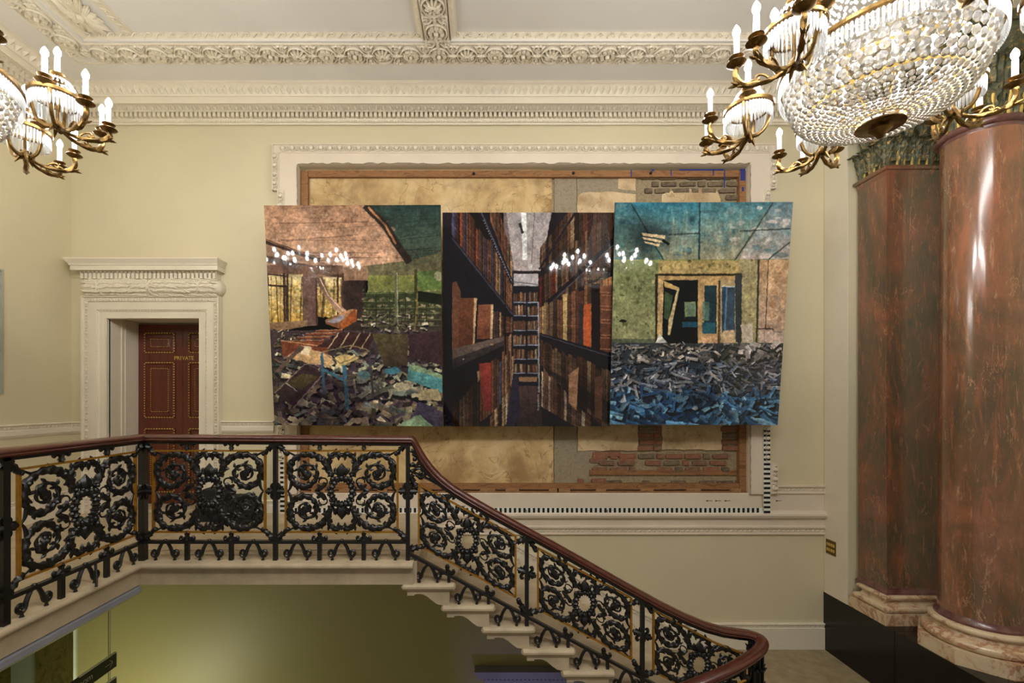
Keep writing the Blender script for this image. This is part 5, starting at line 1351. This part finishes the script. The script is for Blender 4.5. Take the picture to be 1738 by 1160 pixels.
# far shelves
I.rect(372, 412, 500, 905, (24, 24, 34))
for k, y in enumerate((435, 500, 572, 645, 715, 785)):
    for a, b_ in ((378, 438), (448, 496)): booksrow(a, y + R(0, 12), y + 52, b_, y + R(0, 8), y + 52, 9, BK + [(180, 160, 130)], .15, False)
    I.line([(374, y + 56), (500, y + 56)], 5, (140, 146, 168))
I.line([(443, 410), (443, 905)], 8, (26, 26, 40)); I.line([(374, 345), (374, 905)], 6, (30, 30, 44)); I.poly([(400, 905), (510, 905), (520, 1113), (395, 1113)], (70, 52, 50), c2=(44, 32, 34)); I.rect(404, 860, 494, 884, (150, 110, 74)); I.line([(404, 1000), (505, 1000)], 2, (30, 24, 26)); I.line([(450, 900), (455, 1113)], 2, (30, 24, 26))
# left side shelves
booksrow(70, 62, 180, 330, 20, 500, 1, [(30, 24, 26)], 0, False)
booksrow(72, -60, 190, 372, 330, 545, 22, BK + [(52, 52, 78), (170, 80, 50), (70, 66, 96)], .15)
booksrow(262, -100, 170, 372, 250, 440, 8, BK + [(40, 56, 48)], .1)
I.poly([(195, 45), (240, 45), (380, 400), (372, 415)], (24, 22, 30)); I.line([(215, 52), (372, 395)], 5, (80, 78, 92)); I.poly([(30, 130), (72, 165), (372, 535), (372, 560), (335, 590), (30, 400)], (22, 20, 28)); I.line([(72, 178), (372, 548)], 9, (52, 50, 62))
for k in range(24): u = k / 24; I.blob(lerp(230, 370, u), lerp(100, 395, u), 3, 3, (170, 170, 180))
I.poly([(72, 395), (96, 388), (118, 440), (112, 720), (72, 720)], (104, 62, 44)); I.poly([(112, 468), (196, 468), (180, 712), (106, 716)], (112, 62, 38), c2=(84, 44, 28)); I.poly([(184, 470), (198, 472), (184, 706), (176, 708)], (196, 156, 110)); I.poly([(204, 502), (276, 500), (274, 668), (196, 672)], (132, 76, 50), c2=(110, 58, 38)); I.poly([(266, 502), (278, 502), (274, 668), (262, 670)], (206, 170, 126)); booksrow(278, 515, 665, 330, 548, 655, 4, BK)
I.poly([(76, 720), (334, 655), (334, 680), (76, 772)], (98, 80, 72)); I.poly([(76, 770), (334, 678), (334, 700), (76, 822)], (52, 44, 46)); I.blob(270, 698, 9, 6, (176, 130, 80)); I.blob(130, 772, 6, 5, (170, 170, 176))
booksrow(338, 560, 640, 375, 560, 640, 5); booksrow(330, 650, 780, 375, 640, 760, 5, BK, .1); I.line([(335, 500), (345, 1113)], 6, (20, 18, 24))
booksrow(200, 790, 1100, 380, 700, 960, 14, BK + [(60, 70, 90)], .2); I.poly([(206, 792), (268, 788), (268, 1034), (232, 1034)], (150, 50, 40), c2=(110, 36, 34)); booksrow(76, 1010, 1113, 215, 850, 1113, 7, BK, .1, dark=.7); booksrow(262, 1050, 1160, 400, 850, 1060, 10, BK + [(200, 180, 150)], .2)
I.glow(100, 900, 90, 110, (12, 10, 12), .7); I.poly([(28, 150), (74, 170), (76, 1113), (30, 1113)], (20, 18, 26)); I.poly([(375, 850), (400, 850), (412, 1060), (380, 1113), (340, 1113)], (38, 34, 54))
# right side shelves
booksrow(882, -250, 120, 506, 230, 330, 20, BK, .05, dark=.8)
booksrow(870, 20, 330, 505, 370, 530, 24, BK + [(150, 40, 30), (54, 44, 40)], .1, dark=.8)
I.poly([(870, 180), (870, 215), (505, 540), (505, 520)], (24, 20, 26)); I.line([(684, 58), (505, 330)], 10, (30, 26, 34)); I.line([(870, 215), (505, 545)], 6, (70, 66, 76))
booksrow(866, 330, 742, 505, 505, 640, 20, BK + [(196, 160, 96), (170, 110, 60)], .12)
I.poly([(724, 505), (762, 495), (762, 712), (722, 708)], (182, 80, 36)); I.poly([(700, 500), (722, 500), (722, 708), (700, 700)], (44, 40, 44)); I.poly([(762, 400), (806, 400), (806, 730), (762, 722)], (24, 18, 20)); I.poly([(806, 412), (866, 408), (862, 742), (806, 730)], (118, 72, 48), c2=(90, 50, 34))
for y in (440, 455, 508, 524, 575, 590, 650, 664, 720): I.line([(806, y), (864, y + 3)], 4, (170, 110, 74))
I.poly([(866, 742), (866, 800), (505, 655), (505, 640)], (26, 22, 30)); I.line([(866, 760), (505, 648)], 5, (64, 60, 78))
booksrow(862, 830, 1160, 510, 668, 800, 20, BK, .15, dark=.8); I.poly([(866, 1000), (866, 1130), (540, 830), (510, 800)], (22, 18, 24), .6); booksrow(760, 1060, 1160, 515, 800, 1010, 14, BK + [(190, 166, 136)], .15); I.glow(740, 960, 100, 100, (18, 12, 14), .7)
I.poly([(650, 850), (700, 810), (690, 1030), (650, 990)], (150, 106, 76)); I.poly([(780, 860), (820, 855), (815, 1080), (778, 1060)], (88, 56, 40)); I.line([(500, 490), (504, 940)], 8, (190, 190, 186), .7)
for k in range(12): I.rect(497, 950 + k * 7, 505, 953 + k * 7, (220, 220, 216))
I.poly([(28, 62), (74, 62), (72, 130), (28, 130)], (34, 26, 34)); I.glow(560, 950, 50, 120, (20, 16, 22), .4)
I.warp(1.2, 10, 33); I.noise(.32, 20, seed=4); I.noise(.26, 5, seed=5); I.blur()
img2 = I.image('print_library_aisle')

# --- print 3: ruined hall with blue rubble
I = Img(None, [(42, 38), (896, 36), (824, 1108), (15, 1106)])
I.rect(0, 0, 940, 320, (38, 92, 108), c2=(70, 110, 104))
I.poly([(450, 36), (800, 36), (640, 300), (450, 305)], (58, 116, 128), c2=(150, 140, 110)); I.poly([(800, 36), (940, 36), (900, 300), (640, 300)], (80, 116, 130), c2=(176, 160, 150))
I.poly([(120, 36), (440, 36), (440, 300), (280, 305)], (36, 106, 126), c2=(140, 136, 104)); I.poly([(20, 36), (110, 36), (260, 300), (30, 290)], (44, 96, 110), c2=(84, 100, 80))
for _ in range(130): I.blob(R(40, 890), R(40, 290), R(8, 50), R(4, 18), random.choice([(30, 80, 100), (90, 150, 156), (130, 150, 140), (24, 60, 74), (60, 120, 130)]), R(.15, .5))
for _ in range(26): I.blob(R(560, 890), R(60, 290), R(8, 34), R(6, 16), (204, 190, 184), R(.3, .8))
for pts in ([(448, 38), (446, 306)], [(800, 40), (690, 200), (618, 304)], [(120, 44), (190, 160), (276, 304)], [(884, 220), (780, 300)], [(885, 160), (640, 170)], [(450, 180), (300, 185)]): I.line(pts, 7, (22, 34, 34), .7)
for _ in range(30): x = R(290, 760); I.line([(x, R(60, 200)), (x + R(-20, 20), R(200, 300))], R(3, 10), (170, 156, 120), .25)
I.glow(200, 190, 90, 70, (16, 22, 26), .8)
for p in ((168, 176, 285, 204), (172, 196, 262, 222), (180, 216, 258, 240), (220, 205, 290, 224)): I.poly([(p[0], p[1]), (p[2], p[1] + 14), (p[2] - 6, p[3]), (p[0] + 8, p[3] - 14)], (206, 176, 130))
I.line([(270, 210), (302, 232)], 12, (12, 14, 14))
# wall
I.rect(0, 302, 940, 710, (128, 132, 66), c2=(150, 138, 96)); I.poly([(30, 310), (250, 306), (230, 706), (20, 700)], (112, 122, 74), c2=(140, 140, 94))
I.rect(250, 306, 650, 372, (164, 140, 82)); I.rect(640, 300, 735, 705, (160, 146, 100)); I.rect(735, 304, 900, 720, (190, 148, 102), c2=(184, 150, 132))
for _ in range(260): I.blob(R(30, 720), R(305, 700), R(2, 12), R(2, 12), random.choice([(70, 78, 36), (186, 170, 110), (60, 60, 30), (150, 150, 96)]), R(.3, .8), 6)
for _ in range(40): I.blob(R(740, 880), R(310, 640), R(6, 24), R(6, 30), random.choice([(206, 168, 124), (160, 110, 70), (210, 176, 150)]), R(.3, .6))
I.line([(732, 304), (722, 710)], 9, (46, 40, 34)); I.line([(778, 304), (765, 630)], 4, (60, 46, 40)); I.line([(718, 630), (800, 632), (805, 645), (845, 648)], 5, (46, 40, 40)); I.line([(760, 640), (758, 712)], 3, (60, 50, 50)); I.line([(805, 645), (802, 715)], 3, (60, 50, 50)); I.rect(735, 640, 850, 715, (196, 176, 164), .5)
I.blob(78, 594, 22, 9, (24, 24, 18)); I.rect(20, 680, 240, 706, (40, 56, 50), .5)
# doors
I.rect(235, 368, 650, 706, (40, 34, 22)); I.rect(248, 378, 640, 400, (176, 140, 84)); I.rect(252, 398, 446, 700, (10, 16, 18)); I.poly([(375, 500), (430, 500), (432, 590), (378, 590)], (120, 140, 96)); I.rect(388, 510, 424, 570, (96, 120, 96)); I.rect(460, 498, 495, 590, (96, 130, 110)); I.rect(365, 596, 525, 622, (20, 70, 90)); I.rect(378, 572, 500, 590, (14, 24, 30))
I.poly([(248, 395), (276, 400), (268, 670), (244, 690)], (186, 150, 96)); I.poly([(276, 400), (350, 432), (350, 450), (280, 430)], (200, 160, 92)); I.poly([(344, 432), (352, 440), (306, 660), (294, 660), (300, 590)], (196, 172, 120)); I.poly([(280, 450), (320, 470), (300, 590), (276, 580)], (56, 76, 50))
I.rect(440, 396, 545, 704, (188, 148, 92)); I.rect(472, 424, 530, 655, (22, 50, 56)); I.rect(462, 500, 496, 590, (84, 116, 100), .8); I.rect(462, 600, 524, 655, (30, 90, 104)); I.rect(456, 664, 534, 700, (196, 150, 108)); I.line([(542, 400), (540, 700)], 6, (70, 50, 34)); I.rect(548, 400, 634, 700, (176, 150, 104)); I.rect(556, 430, 618, 650, (36, 62, 86)); I.line([(580, 430), (570, 640)], 8, (84, 116, 140)); I.line([(556, 428), (618, 430)], 4, (220, 230, 230)); I.poly([(618, 378), (652, 372), (646, 706), (622, 690)], (34, 44, 52))
I.poly([(560, 640), (614, 636), (620, 692), (564, 700)], (206, 172, 130)); I.poly([(645, 612), (700, 604), (706, 706), (660, 712)], (200, 182, 160)); I.poly([(236, 700), (256, 655), (296, 704)], (216, 214, 206))
# rubble
I.rect(0, 700, 940, 1160, (48, 54, 60), c2=(14, 30, 50))
debris(I, 240, (20, 702, 860, 800), [(150, 140, 130), (104, 100, 96), (80, 84, 90), (180, 166, 150), (60, 64, 66)], (34, 60), (.15, .4))
debris(I, 330, (10, 790, 850, 960), [(96, 104, 118), (64, 80, 100), (120, 124, 132), (44, 60, 84), (150, 146, 150)], (56, 110), (.08, .22))
debris(I, 260, (0, 940, 850, 1120), [(32, 74, 116), (46, 96, 140), (70, 120, 160), (20, 48, 84), (96, 140, 170)], (100, 180), (.08, .2))
debris(I, 16, (650, 700, 850, 770), [(196, 182, 176), (170, 160, 160)], (50, 70), (.4, .6)); I.poly([(64, 985), (84, 945), (96, 985), (70, 1000)], (190, 196, 206)); I.blob(425, 1020, 18, 12, (200, 208, 220))
I.glow(430, 980, 80, 60, (10, 18, 28), .5); I.glow(780, 840, 90, 60, (120, 104, 130), .25)
I.warp(5, 18, 34, .64); I.warp(1.8, 10, 35); I.noise(.36, 24, seed=7); I.noise(.30, 6, seed=8); I.blur()
img3 = I.image('print_ruined_hall')

def printmat(name, im):
    n = NT(name); tx = n.n('ShaderNodeTexImage'); tx.image = im; tx.extension = 'EXTEND'
    uvn = n.n('ShaderNodeUVMap', uv_map='UVMap'); n.l(uvn.outputs[0], tx.inputs[0])
    n.l(tx.outputs[0], n.b.inputs['Base Color']); n.b.inputs['Roughness'].default_value = .035; n.b.inputs['Specular IOR Level'].default_value = .55
    return n.m
def leaning(name, label, q, Yt, Yb, im, rimc):
    t = thing(name, label, 'print', (0, 0, 0), 0, None)
    pts = [Vector(P(*q[0], Yt)), Vector(P(*q[1], Yt)), Vector(P(*q[2], Yb)), Vector(P(*q[3], Yb))]
    nrm = (pts[1] - pts[0]).cross(pts[3] - pts[0]).normalized()
    if nrm.y > 0: nrm = -nrm
    mb = MB(); d = nrm * -.022
    mb.add([p + d for p in pts] + [p - nrm * .0008 for p in pts], [(3, 2, 1, 0), (4, 5, 1, 0), (5, 6, 2, 1), (6, 7, 3, 2), (7, 4, 0, 3), (7, 6, 5, 4)]); mb.build('backing_board', mat(name + '_board', rimc, .35, bump=0), t, smooth=False)
    mb = MB(); mb.add(pts, [(0, 3, 2, 1)]); mb.uv = [(0, 1), (1, 1), (1, 0), (0, 0)]; mb.build('printed_face', printmat(name + '_print', im), t, smooth=False)
    mb = MB()
    for u in (.25, .75):
        a = pts[0].lerp(pts[1], u); b_ = pts[3].lerp(pts[2], u)
        for f in (.12, .88):
            c = a.lerp(b_, f) + d; mb.box(c.x - .03, c.x + .03, c.y, RB - .024, c.z - .02, c.z + .02)
    mb.build('wall_bracket', 'timberedge', t, smooth=False); return t
leaning('leaning_photograph', 'large unframed print of a ruined reading room with peach ceiling and fallen shelves', [(448, 349), (748, 348), (751.5, 724), (466, 722)], 5.18, 5.44, img1, col(120, 110, 96))
leaning('leaning_photograph', 'large unframed print of a narrow aisle between shelves of old books', [(751, 361), (1044, 361), (1034, 724), (753, 724)], 5.24, 5.49, img2, col(110, 84, 60))
leaning('leaning_photograph', 'large unframed print of a ruined hall with blue rubble covering its floor', [(1044, 344), (1346, 343), (1320, 722), (1035, 721)], 5.16, 5.42, img3, col(60, 90, 110))

# ------------------------------------------------------------------ chandeliers
def oct_crystal(r=.0165, n=8):
    mb = MB(); mb.grid([[(r * k * math.cos(2 * PI * j / n), y, r * k * math.sin(2 * PI * j / n)) for j in range(n)] for k, y in ((.45, -.008), (1, -.0015), (1, .0015), (.45, .008))], closed_u=True, caps=True); return mb
def prismdrop(mb, x, y, z, L, r):
    mb.add([(x, y, z)] + [(x + r * math.cos(a), y + r * math.sin(a), z - L * .12) for a in (0, PI / 2, PI, 1.5 * PI)] + [(x + r * .8 * math.cos(a), y + r * .8 * math.sin(a), z - L * .85) for a in (0, PI / 2, PI, 1.5 * PI)] + [(x, y, z - L)],
           [(0, 2, 1), (0, 3, 2), (0, 4, 3), (0, 1, 4)] + [(1 + i, 1 + (i + 1) % 4, 5 + (i + 1) % 4, 5 + i) for i in range(4)] + [(9, 5, 6), (9, 6, 7), (9, 7, 8), (9, 8, 5)])
def octa(mb, p, r, sz=1.2):
    x, y, z = p; mb.add([(x, y, z - r * sz), (x, y, z + r * sz), (x + r, y, z), (x - r, y, z), (x, y + r, z), (x, y - r, z)], [(0, 4, 2), (0, 3, 4), (0, 5, 3), (0, 2, 5), (1, 2, 4), (1, 4, 3), (1, 3, 5), (1, 5, 2)])
pan_m = MB(); pan_m.lathe([(.003, -.020), (.014, -.018), (.040, -.004), (.045, .001), (.043, .003), (.012, -.002), (.011, .018), (.030, .026), (.034, .031), (.032, .033), (.013, .028), (.012, .034), (.0, .034)], 18)
sleeve_m = MB(); sleeve_m.lathe([(.0135, .03), (.0135, .125), (.0125, .13), (.004, .131)], 14)
bulb_m = MB(); bulb_m.lathe([(.004, .131), (.012, .138), (.0175, .152), (.0165, .166), (.009, .182), (.002, .192), (0, .193)], 10)
def scrollarm(p0, p1, sag, seed=0):
    """arm from the bracket foot, dipping, then rising to the pan"""
    mb = MB(); p0 = Vector(p0); p1 = Vector(p1) - Vector((0, 0, .020)); h = p1 - p0; hz = Vector((h.x, h.y, 0)); L = hz.length; d = hz.normalized(); sd = Vector((-d.y, d.x, 0))
    pts = smoothpts([p0, p0 + d * L * .25 - U * sag * .75, p0 + d * L * .55 - U * sag, p0 + d * L * .85 - U * (sag * .72), p0 + d * L * 1.02 + U * (h.z * .5 - sag * .25), p1], 4)
    mb.tube(pts, resamp([.011, .010, .012, .014, .013, .012], len(pts)), 8, 3, .2, 60, ref=sd)
    k = p0 + d * L * .55 - U * (sag * .72)
    cur = [k + d * (-.03) , k + d * (-.01) + U * .022, k + d * .014 + U * .030, k + d * .028 + U * .018, k + d * .018 + U * .006, k + d * .008 + U * .014]
    mb.tube(smoothpts(cur, 3), .0055, 6, ref=sd)
    cur = [k + d * .02, k + d * .035 + U * .012, k + d * .048 + U * .006, k + d * .04 - U * .004]; mb.tube(smoothpts(cur, 3), .005, 6, ref=sd)
    e = p0 + d * L * .98 - U * (sag * .5)
    for a in (-1, 1): mb.spike(e + sd * (.006 * a), d * .8 + U * .3 + sd * (a * .3), .035, .008)
    mb.spike(e, d - U * .1, .045, .009); mb.spike(e - d * .04 - U * .012, d + U * .1, .05, .011)
    return mb
def bowl_pts(rows=True):
    prof = []
    # radius / drop of the basket wall, then the flat underside
    key = [(.415, .0), (.408, -.06), (.39, -.14), (.365, -.20), (.32, -.25), (.25, -.285), (.17, -.305), (.105, -.315)]
    q = smoothpts([(a, 0, b_) for a, b_ in key], 24); acc = 0; last = q[0]; out = [(q[0], .047)]; step_ = .047
    for p in q[1:]:
        acc += (p - last).length; last = p
        if acc >= step_: out.append((p, step_)); acc = 0; step_ = .046 if p.z > -.15 else .036 if p.z > -.21 else max(.021, step_ * .92)
    return out
def chandelier(cx, cy, phi0, label, camfirst):
    t = thing('chandelier', label, 'chandelier', (cx, cy, 0))
    Z1 = 3.15
    mb = MB()      # main ring band
    R0 = .435; mb.lathe([(R0, Z1), (R0 + .012, Z1 + .004), (R0 + .014, Z1 + .018), (R0 + .006, Z1 + .026), (R0 - .01, Z1 + .022), (R0 - .012, Z1 + .002), (R0, Z1)], 72); mb.build('ring_band', 'bronze', t)
    mb = MB(); k = 150
    for i in range(k): a = 2 * PI * i / k; prismdrop(mb, (R0 + .004) * math.cos(a), (R0 + .004) * math.sin(a), Z1 - .002, .085, .0075)
    mb.build('ring_prism_fringe', 'prism', t, kind='stuff', smooth=False)
    # basket: crystals set in rows
    rows = bowl_pts(); allp = []
    for ri, p in enumerate(rows):
        p, sp_ = p; r = p.x; n_ = max(10, int(2 * PI * r / (sp_ * 1.08))); nx = rows[min(ri + 1, len(rows) - 1)][0] - rows[max(ri - 1, 0)][0]; nr, nz = -nx.z, nx.x   # outward normal in the (r, z) plane
        for i in range(n_):
            a = 2 * PI * (i + .5 * (ri % 2)) / n_ ; allp.append((r * math.cos(a), r * math.sin(a), Z1 + p.z, Vector((nr * math.cos(a), nr * math.sin(a), nz)), sp_))
    camv = Vector((-cx, -cy, EYE - Z1)).normalized()
    allp.sort(key=lambda q: -(Vector((q[0], q[1], (q[2] - Z1) * 1.6)).dot(camv)) + (0 if camfirst else 0))
    cr = oct_crystal(); proto = None
    def crm(q): 
        x, y, z, nv, sp_ = q      # the disc faces along the surface normal
        return Matrix.Translation((x, y, z)) @ nv.normalized().to_track_quat('Y', 'Z').to_matrix().to_4x4() @ Matrix.Scale(sp_ * .5 / .0165, 4)
    vis = [q for q in allp if (not camfirst) or True]
    for q in vis[:290]:
        if proto is None: o = proto = cr.build('crystal', 'crystal', t, smooth=False)
        else: o = dup(proto, t)
        o.matrix_basis = crm(q)
    mb = MB()
    for q in vis[290:]:
        m4 = crm(q); mb.add([m4 @ Vector(v_) for v_ in cr.v], cr.f)
    mb.build('basket_crystals', 'crystal', t, kind='stuff', smooth=False)
    mb = MB()      # frame hoops and ribs of the basket
    for r, dz in ((.385, -.13), (.33, -.225), (.11, -.308)): mb.lathe([(r, Z1 + dz), (r - .004, Z1 + dz + .014), (r - .008, Z1 + dz), (r, Z1 + dz)], 48)
    for i in range(12):
        a = 2 * PI * i / 12; mb.tube([(r * math.cos(a), r * math.sin(a), Z1 + z + .006) for r, z in ((.40, -.0), (.385, -.12), (.35, -.20), (.245, -.27), (.11, -.30))], .004, 4)
    mb.build('basket_frame', 'gold', t)
    mb = MB(); mb.lathe([(0, Z1 - .30), (.05, Z1 - .322), (.10, Z1 - .325), (.105, Z1 - .335), (.05, Z1 - .338), (.042, Z1 - .345), (.05, Z1 - .352), (.035, Z1 - .365), (.018, Z1 - .385), (.012, Z1 - .395), (0, Z1 - .40)], 28); mb.build('finial', 'bronze', t)
    # lamps inside the basket
    for i in range(5):
        a = 2 * PI * i / 5 + .5; g = Vector((.20 * math.cos(a), .20 * math.sin(a), Z1 - .16))
        mbx = MB(); mbx.tube([g - U * .04, g - U * .018], [.010, .015], 8); mbx.tube([g - U * .04, (0, 0, Z1 - .26)], .005, 6); arm = mbx.build('inner_lamp_socket', 'bronze', t)
        for key, mm, mk in (('candle_sleeve', sleeve_m, 'candle'), ('bulb', bulb_m, 'bulb')):
            if key not in shared: o = mm.build(key, mk, arm); shared[key] = o
            else: o = dup(shared[key], arm)
            o.parent = arm; o.location = g
    # six lobes
    lobe0 = None
    for li in range(6):
        ph = phi0 + li * PI / 3; c, s_ = math.cos(ph), math.sin(ph); L0 = (.60 * c, .60 * s_)
        mrot = Matrix.Translation((L0[0], L0[1], 0)) @ Matrix.Rotation(ph, 4, 'Z')
        if li == 0:
            mb = MB(); rl = .122; mb.lathe([(rl, Z1 - .002), (rl + .012, Z1), (rl + .014, Z1 + .016), (rl + .004, Z1 + .022), (rl - .01, Z1 + .018), (rl - .01, Z1), (rl, Z1 - .002)], 40); lb = mb.build('lobe_band', 'bronze', t)
            mb = MB()
            for i in range(48): a = 2 * PI * i / 48; prismdrop(mb, (rl) * math.cos(a), rl * math.sin(a), Z1, .09, .0072)
            lf = mb.build('lobe_prism_fringe', 'prism', t, kind='stuff', smooth=False)
            mb = MB()      # dome of bead strands with drops round the centre candle
            for i in range(24):
                a = 2 * PI * i / 24
                for q in range(5):
                    u = q / 4; r = .024 + .055 * math.sin(u * PI / 2); z = Z1 + .12 - .05 * u * u - .015 * u; octa(mb, (r * math.cos(a), r * math.sin(a), z), .0075)
                prismdrop(mb, .08 * math.cos(a), .08 * math.sin(a), Z1 + .052, .085, .008)
            ld = mb.build('crystal_dome', 'prism', t, kind='stuff', smooth=False)
            mb = MB(); f = (0, 0, Z1 - .165)
            mb.tube(smoothpts([(0, 0, Z1 + .115), (0, 0, Z1 + .02), (0, 0, Z1 - .10), (0, 0, Z1 - .165)], 3), .008, 8)
            for a in (0, 2.1, 4.2): mb.spike((0, 0, Z1 - .12), (math.cos(a) * .6, math.sin(a) * .6, -1), .10, .014, 6, 1)
            mb.ball((0, 0, Z1 - .165), .015, 8, 5)
            for a in (PI * .5, -PI * .5, PI):
                mb.tube(smoothpts([(0, 0, Z1 - .15), (.05 * math.cos(a), .05 * math.sin(a), Z1 - .16), (.095 * math.cos(a), .095 * math.sin(a), Z1 - .12), (.122 * math.cos(a), .122 * math.sin(a), Z1)], 4), [.013] * 5 + [.010] * 8, 7)
            lk = mb.build('lobe_bracket', 'bronze', t)
            lobe0 = (lb, lf, ld, lk)
            for o in lobe0: o.matrix_basis = mrot
        else:
            for o in lobe0: d = dup(o, t); d.matrix_basis = mrot
        cups = [(0, 0, Z1 + .12, None), (.122 * math.cos(1.75), .122 * math.sin(1.75), Z1 + .03, 'b'), (.122 * math.cos(-1.75), .122 * math.sin(-1.75), Z1 + .03, 'b'), (.24 * math.cos(.8), .24 * math.sin(.8), Z1 - .065, 'a'), (.24 * math.cos(-.8), .24 * math.sin(-.8), Z1 - .065, 'a'), (.235, 0, Z1 - .105, 'a')]
        for ci, (lx_, ly_, lz, kd) in enumerate(cups):
            g = mrot @ Vector((lx_, ly_, lz)); f = mrot @ Vector((0, 0, Z1 - .15))
            if kd == 'a':
                nm, mbx = 'scroll_arm', scrollarm(f, g, .045)
            elif kd == 'b': mbx = MB(); nm = 'candle_socket'; mbx.tube([g - U * .035, g - U * .018], [.010, .016], 8)
            else: mbx = MB(); nm = 'candle_socket'; mbx.tube([g - U * .03, g - U * .018], [.016, .010], 8)
            arm = mbx.build(nm, 'bronze', t)
            for key, mm, mk in (('drip_pan', pan_m, 'bronze'), ('candle_sleeve', sleeve_m, 'candle'), ('bulb', bulb_m, 'bulb')):
                if key not in shared: o = mm.build(key, mk, arm); shared[key] = o
                else: o = dup(shared[key], arm)
                o.parent = arm; o.location = g
    # upper tent of bead chains, crown, and suspension
    mb = MB()
    for i in range(40):
        a = 2 * PI * i / 40
        for q in range(30):
            u = q / 29; r = .21 * (1 - u) ** 1.5 + .09; octa(mb, (r * math.cos(a), r * math.sin(a), Z1 + .03 + 1.05 * u), .010, 1.1)
    mb.build('bead_chain_tent', 'crystal', t, kind='stuff', smooth=False)
    mb = MB(); mb.lathe([(.0, Z1 + 1.10), (.12, Z1 + 1.08), (.13, Z1 + 1.12), (.06, Z1 + 1.16), (.02, Z1 + 1.26), (.012, Z1 + 1.3), (.012, ZP - .04), (.06, ZP - .03), (.07, ZP), (0, ZP)], 24)
    for i in range(12): a = 2 * PI * i / 12; mb.spike((.12 * math.cos(a), .12 * math.sin(a), Z1 + 1.10), (math.cos(a) * .5, math.sin(a) * .5, 1), .10, .02)
    mb.build('crown_and_rod', 'bronze', t)
    mb = MB(); k = 60
    for i in range(k): a = 2 * PI * i / k; prismdrop(mb, .14 * math.cos(a), .14 * math.sin(a), Z1 + 1.08, .09, .007)
    mb.build('crown_prism_fringe', 'prism', t, kind='stuff', smooth=False)
    return t
shared = {}
chandelier(2.05, 2.35, math.radians(18), 'crystal basket chandelier with gilt scroll arms, hanging in front of the marble columns', True)
chandelier(-3.01, 2.37, math.radians(28), 'crystal basket chandelier with gilt scroll arms, hanging near the left wall above the door side', False)
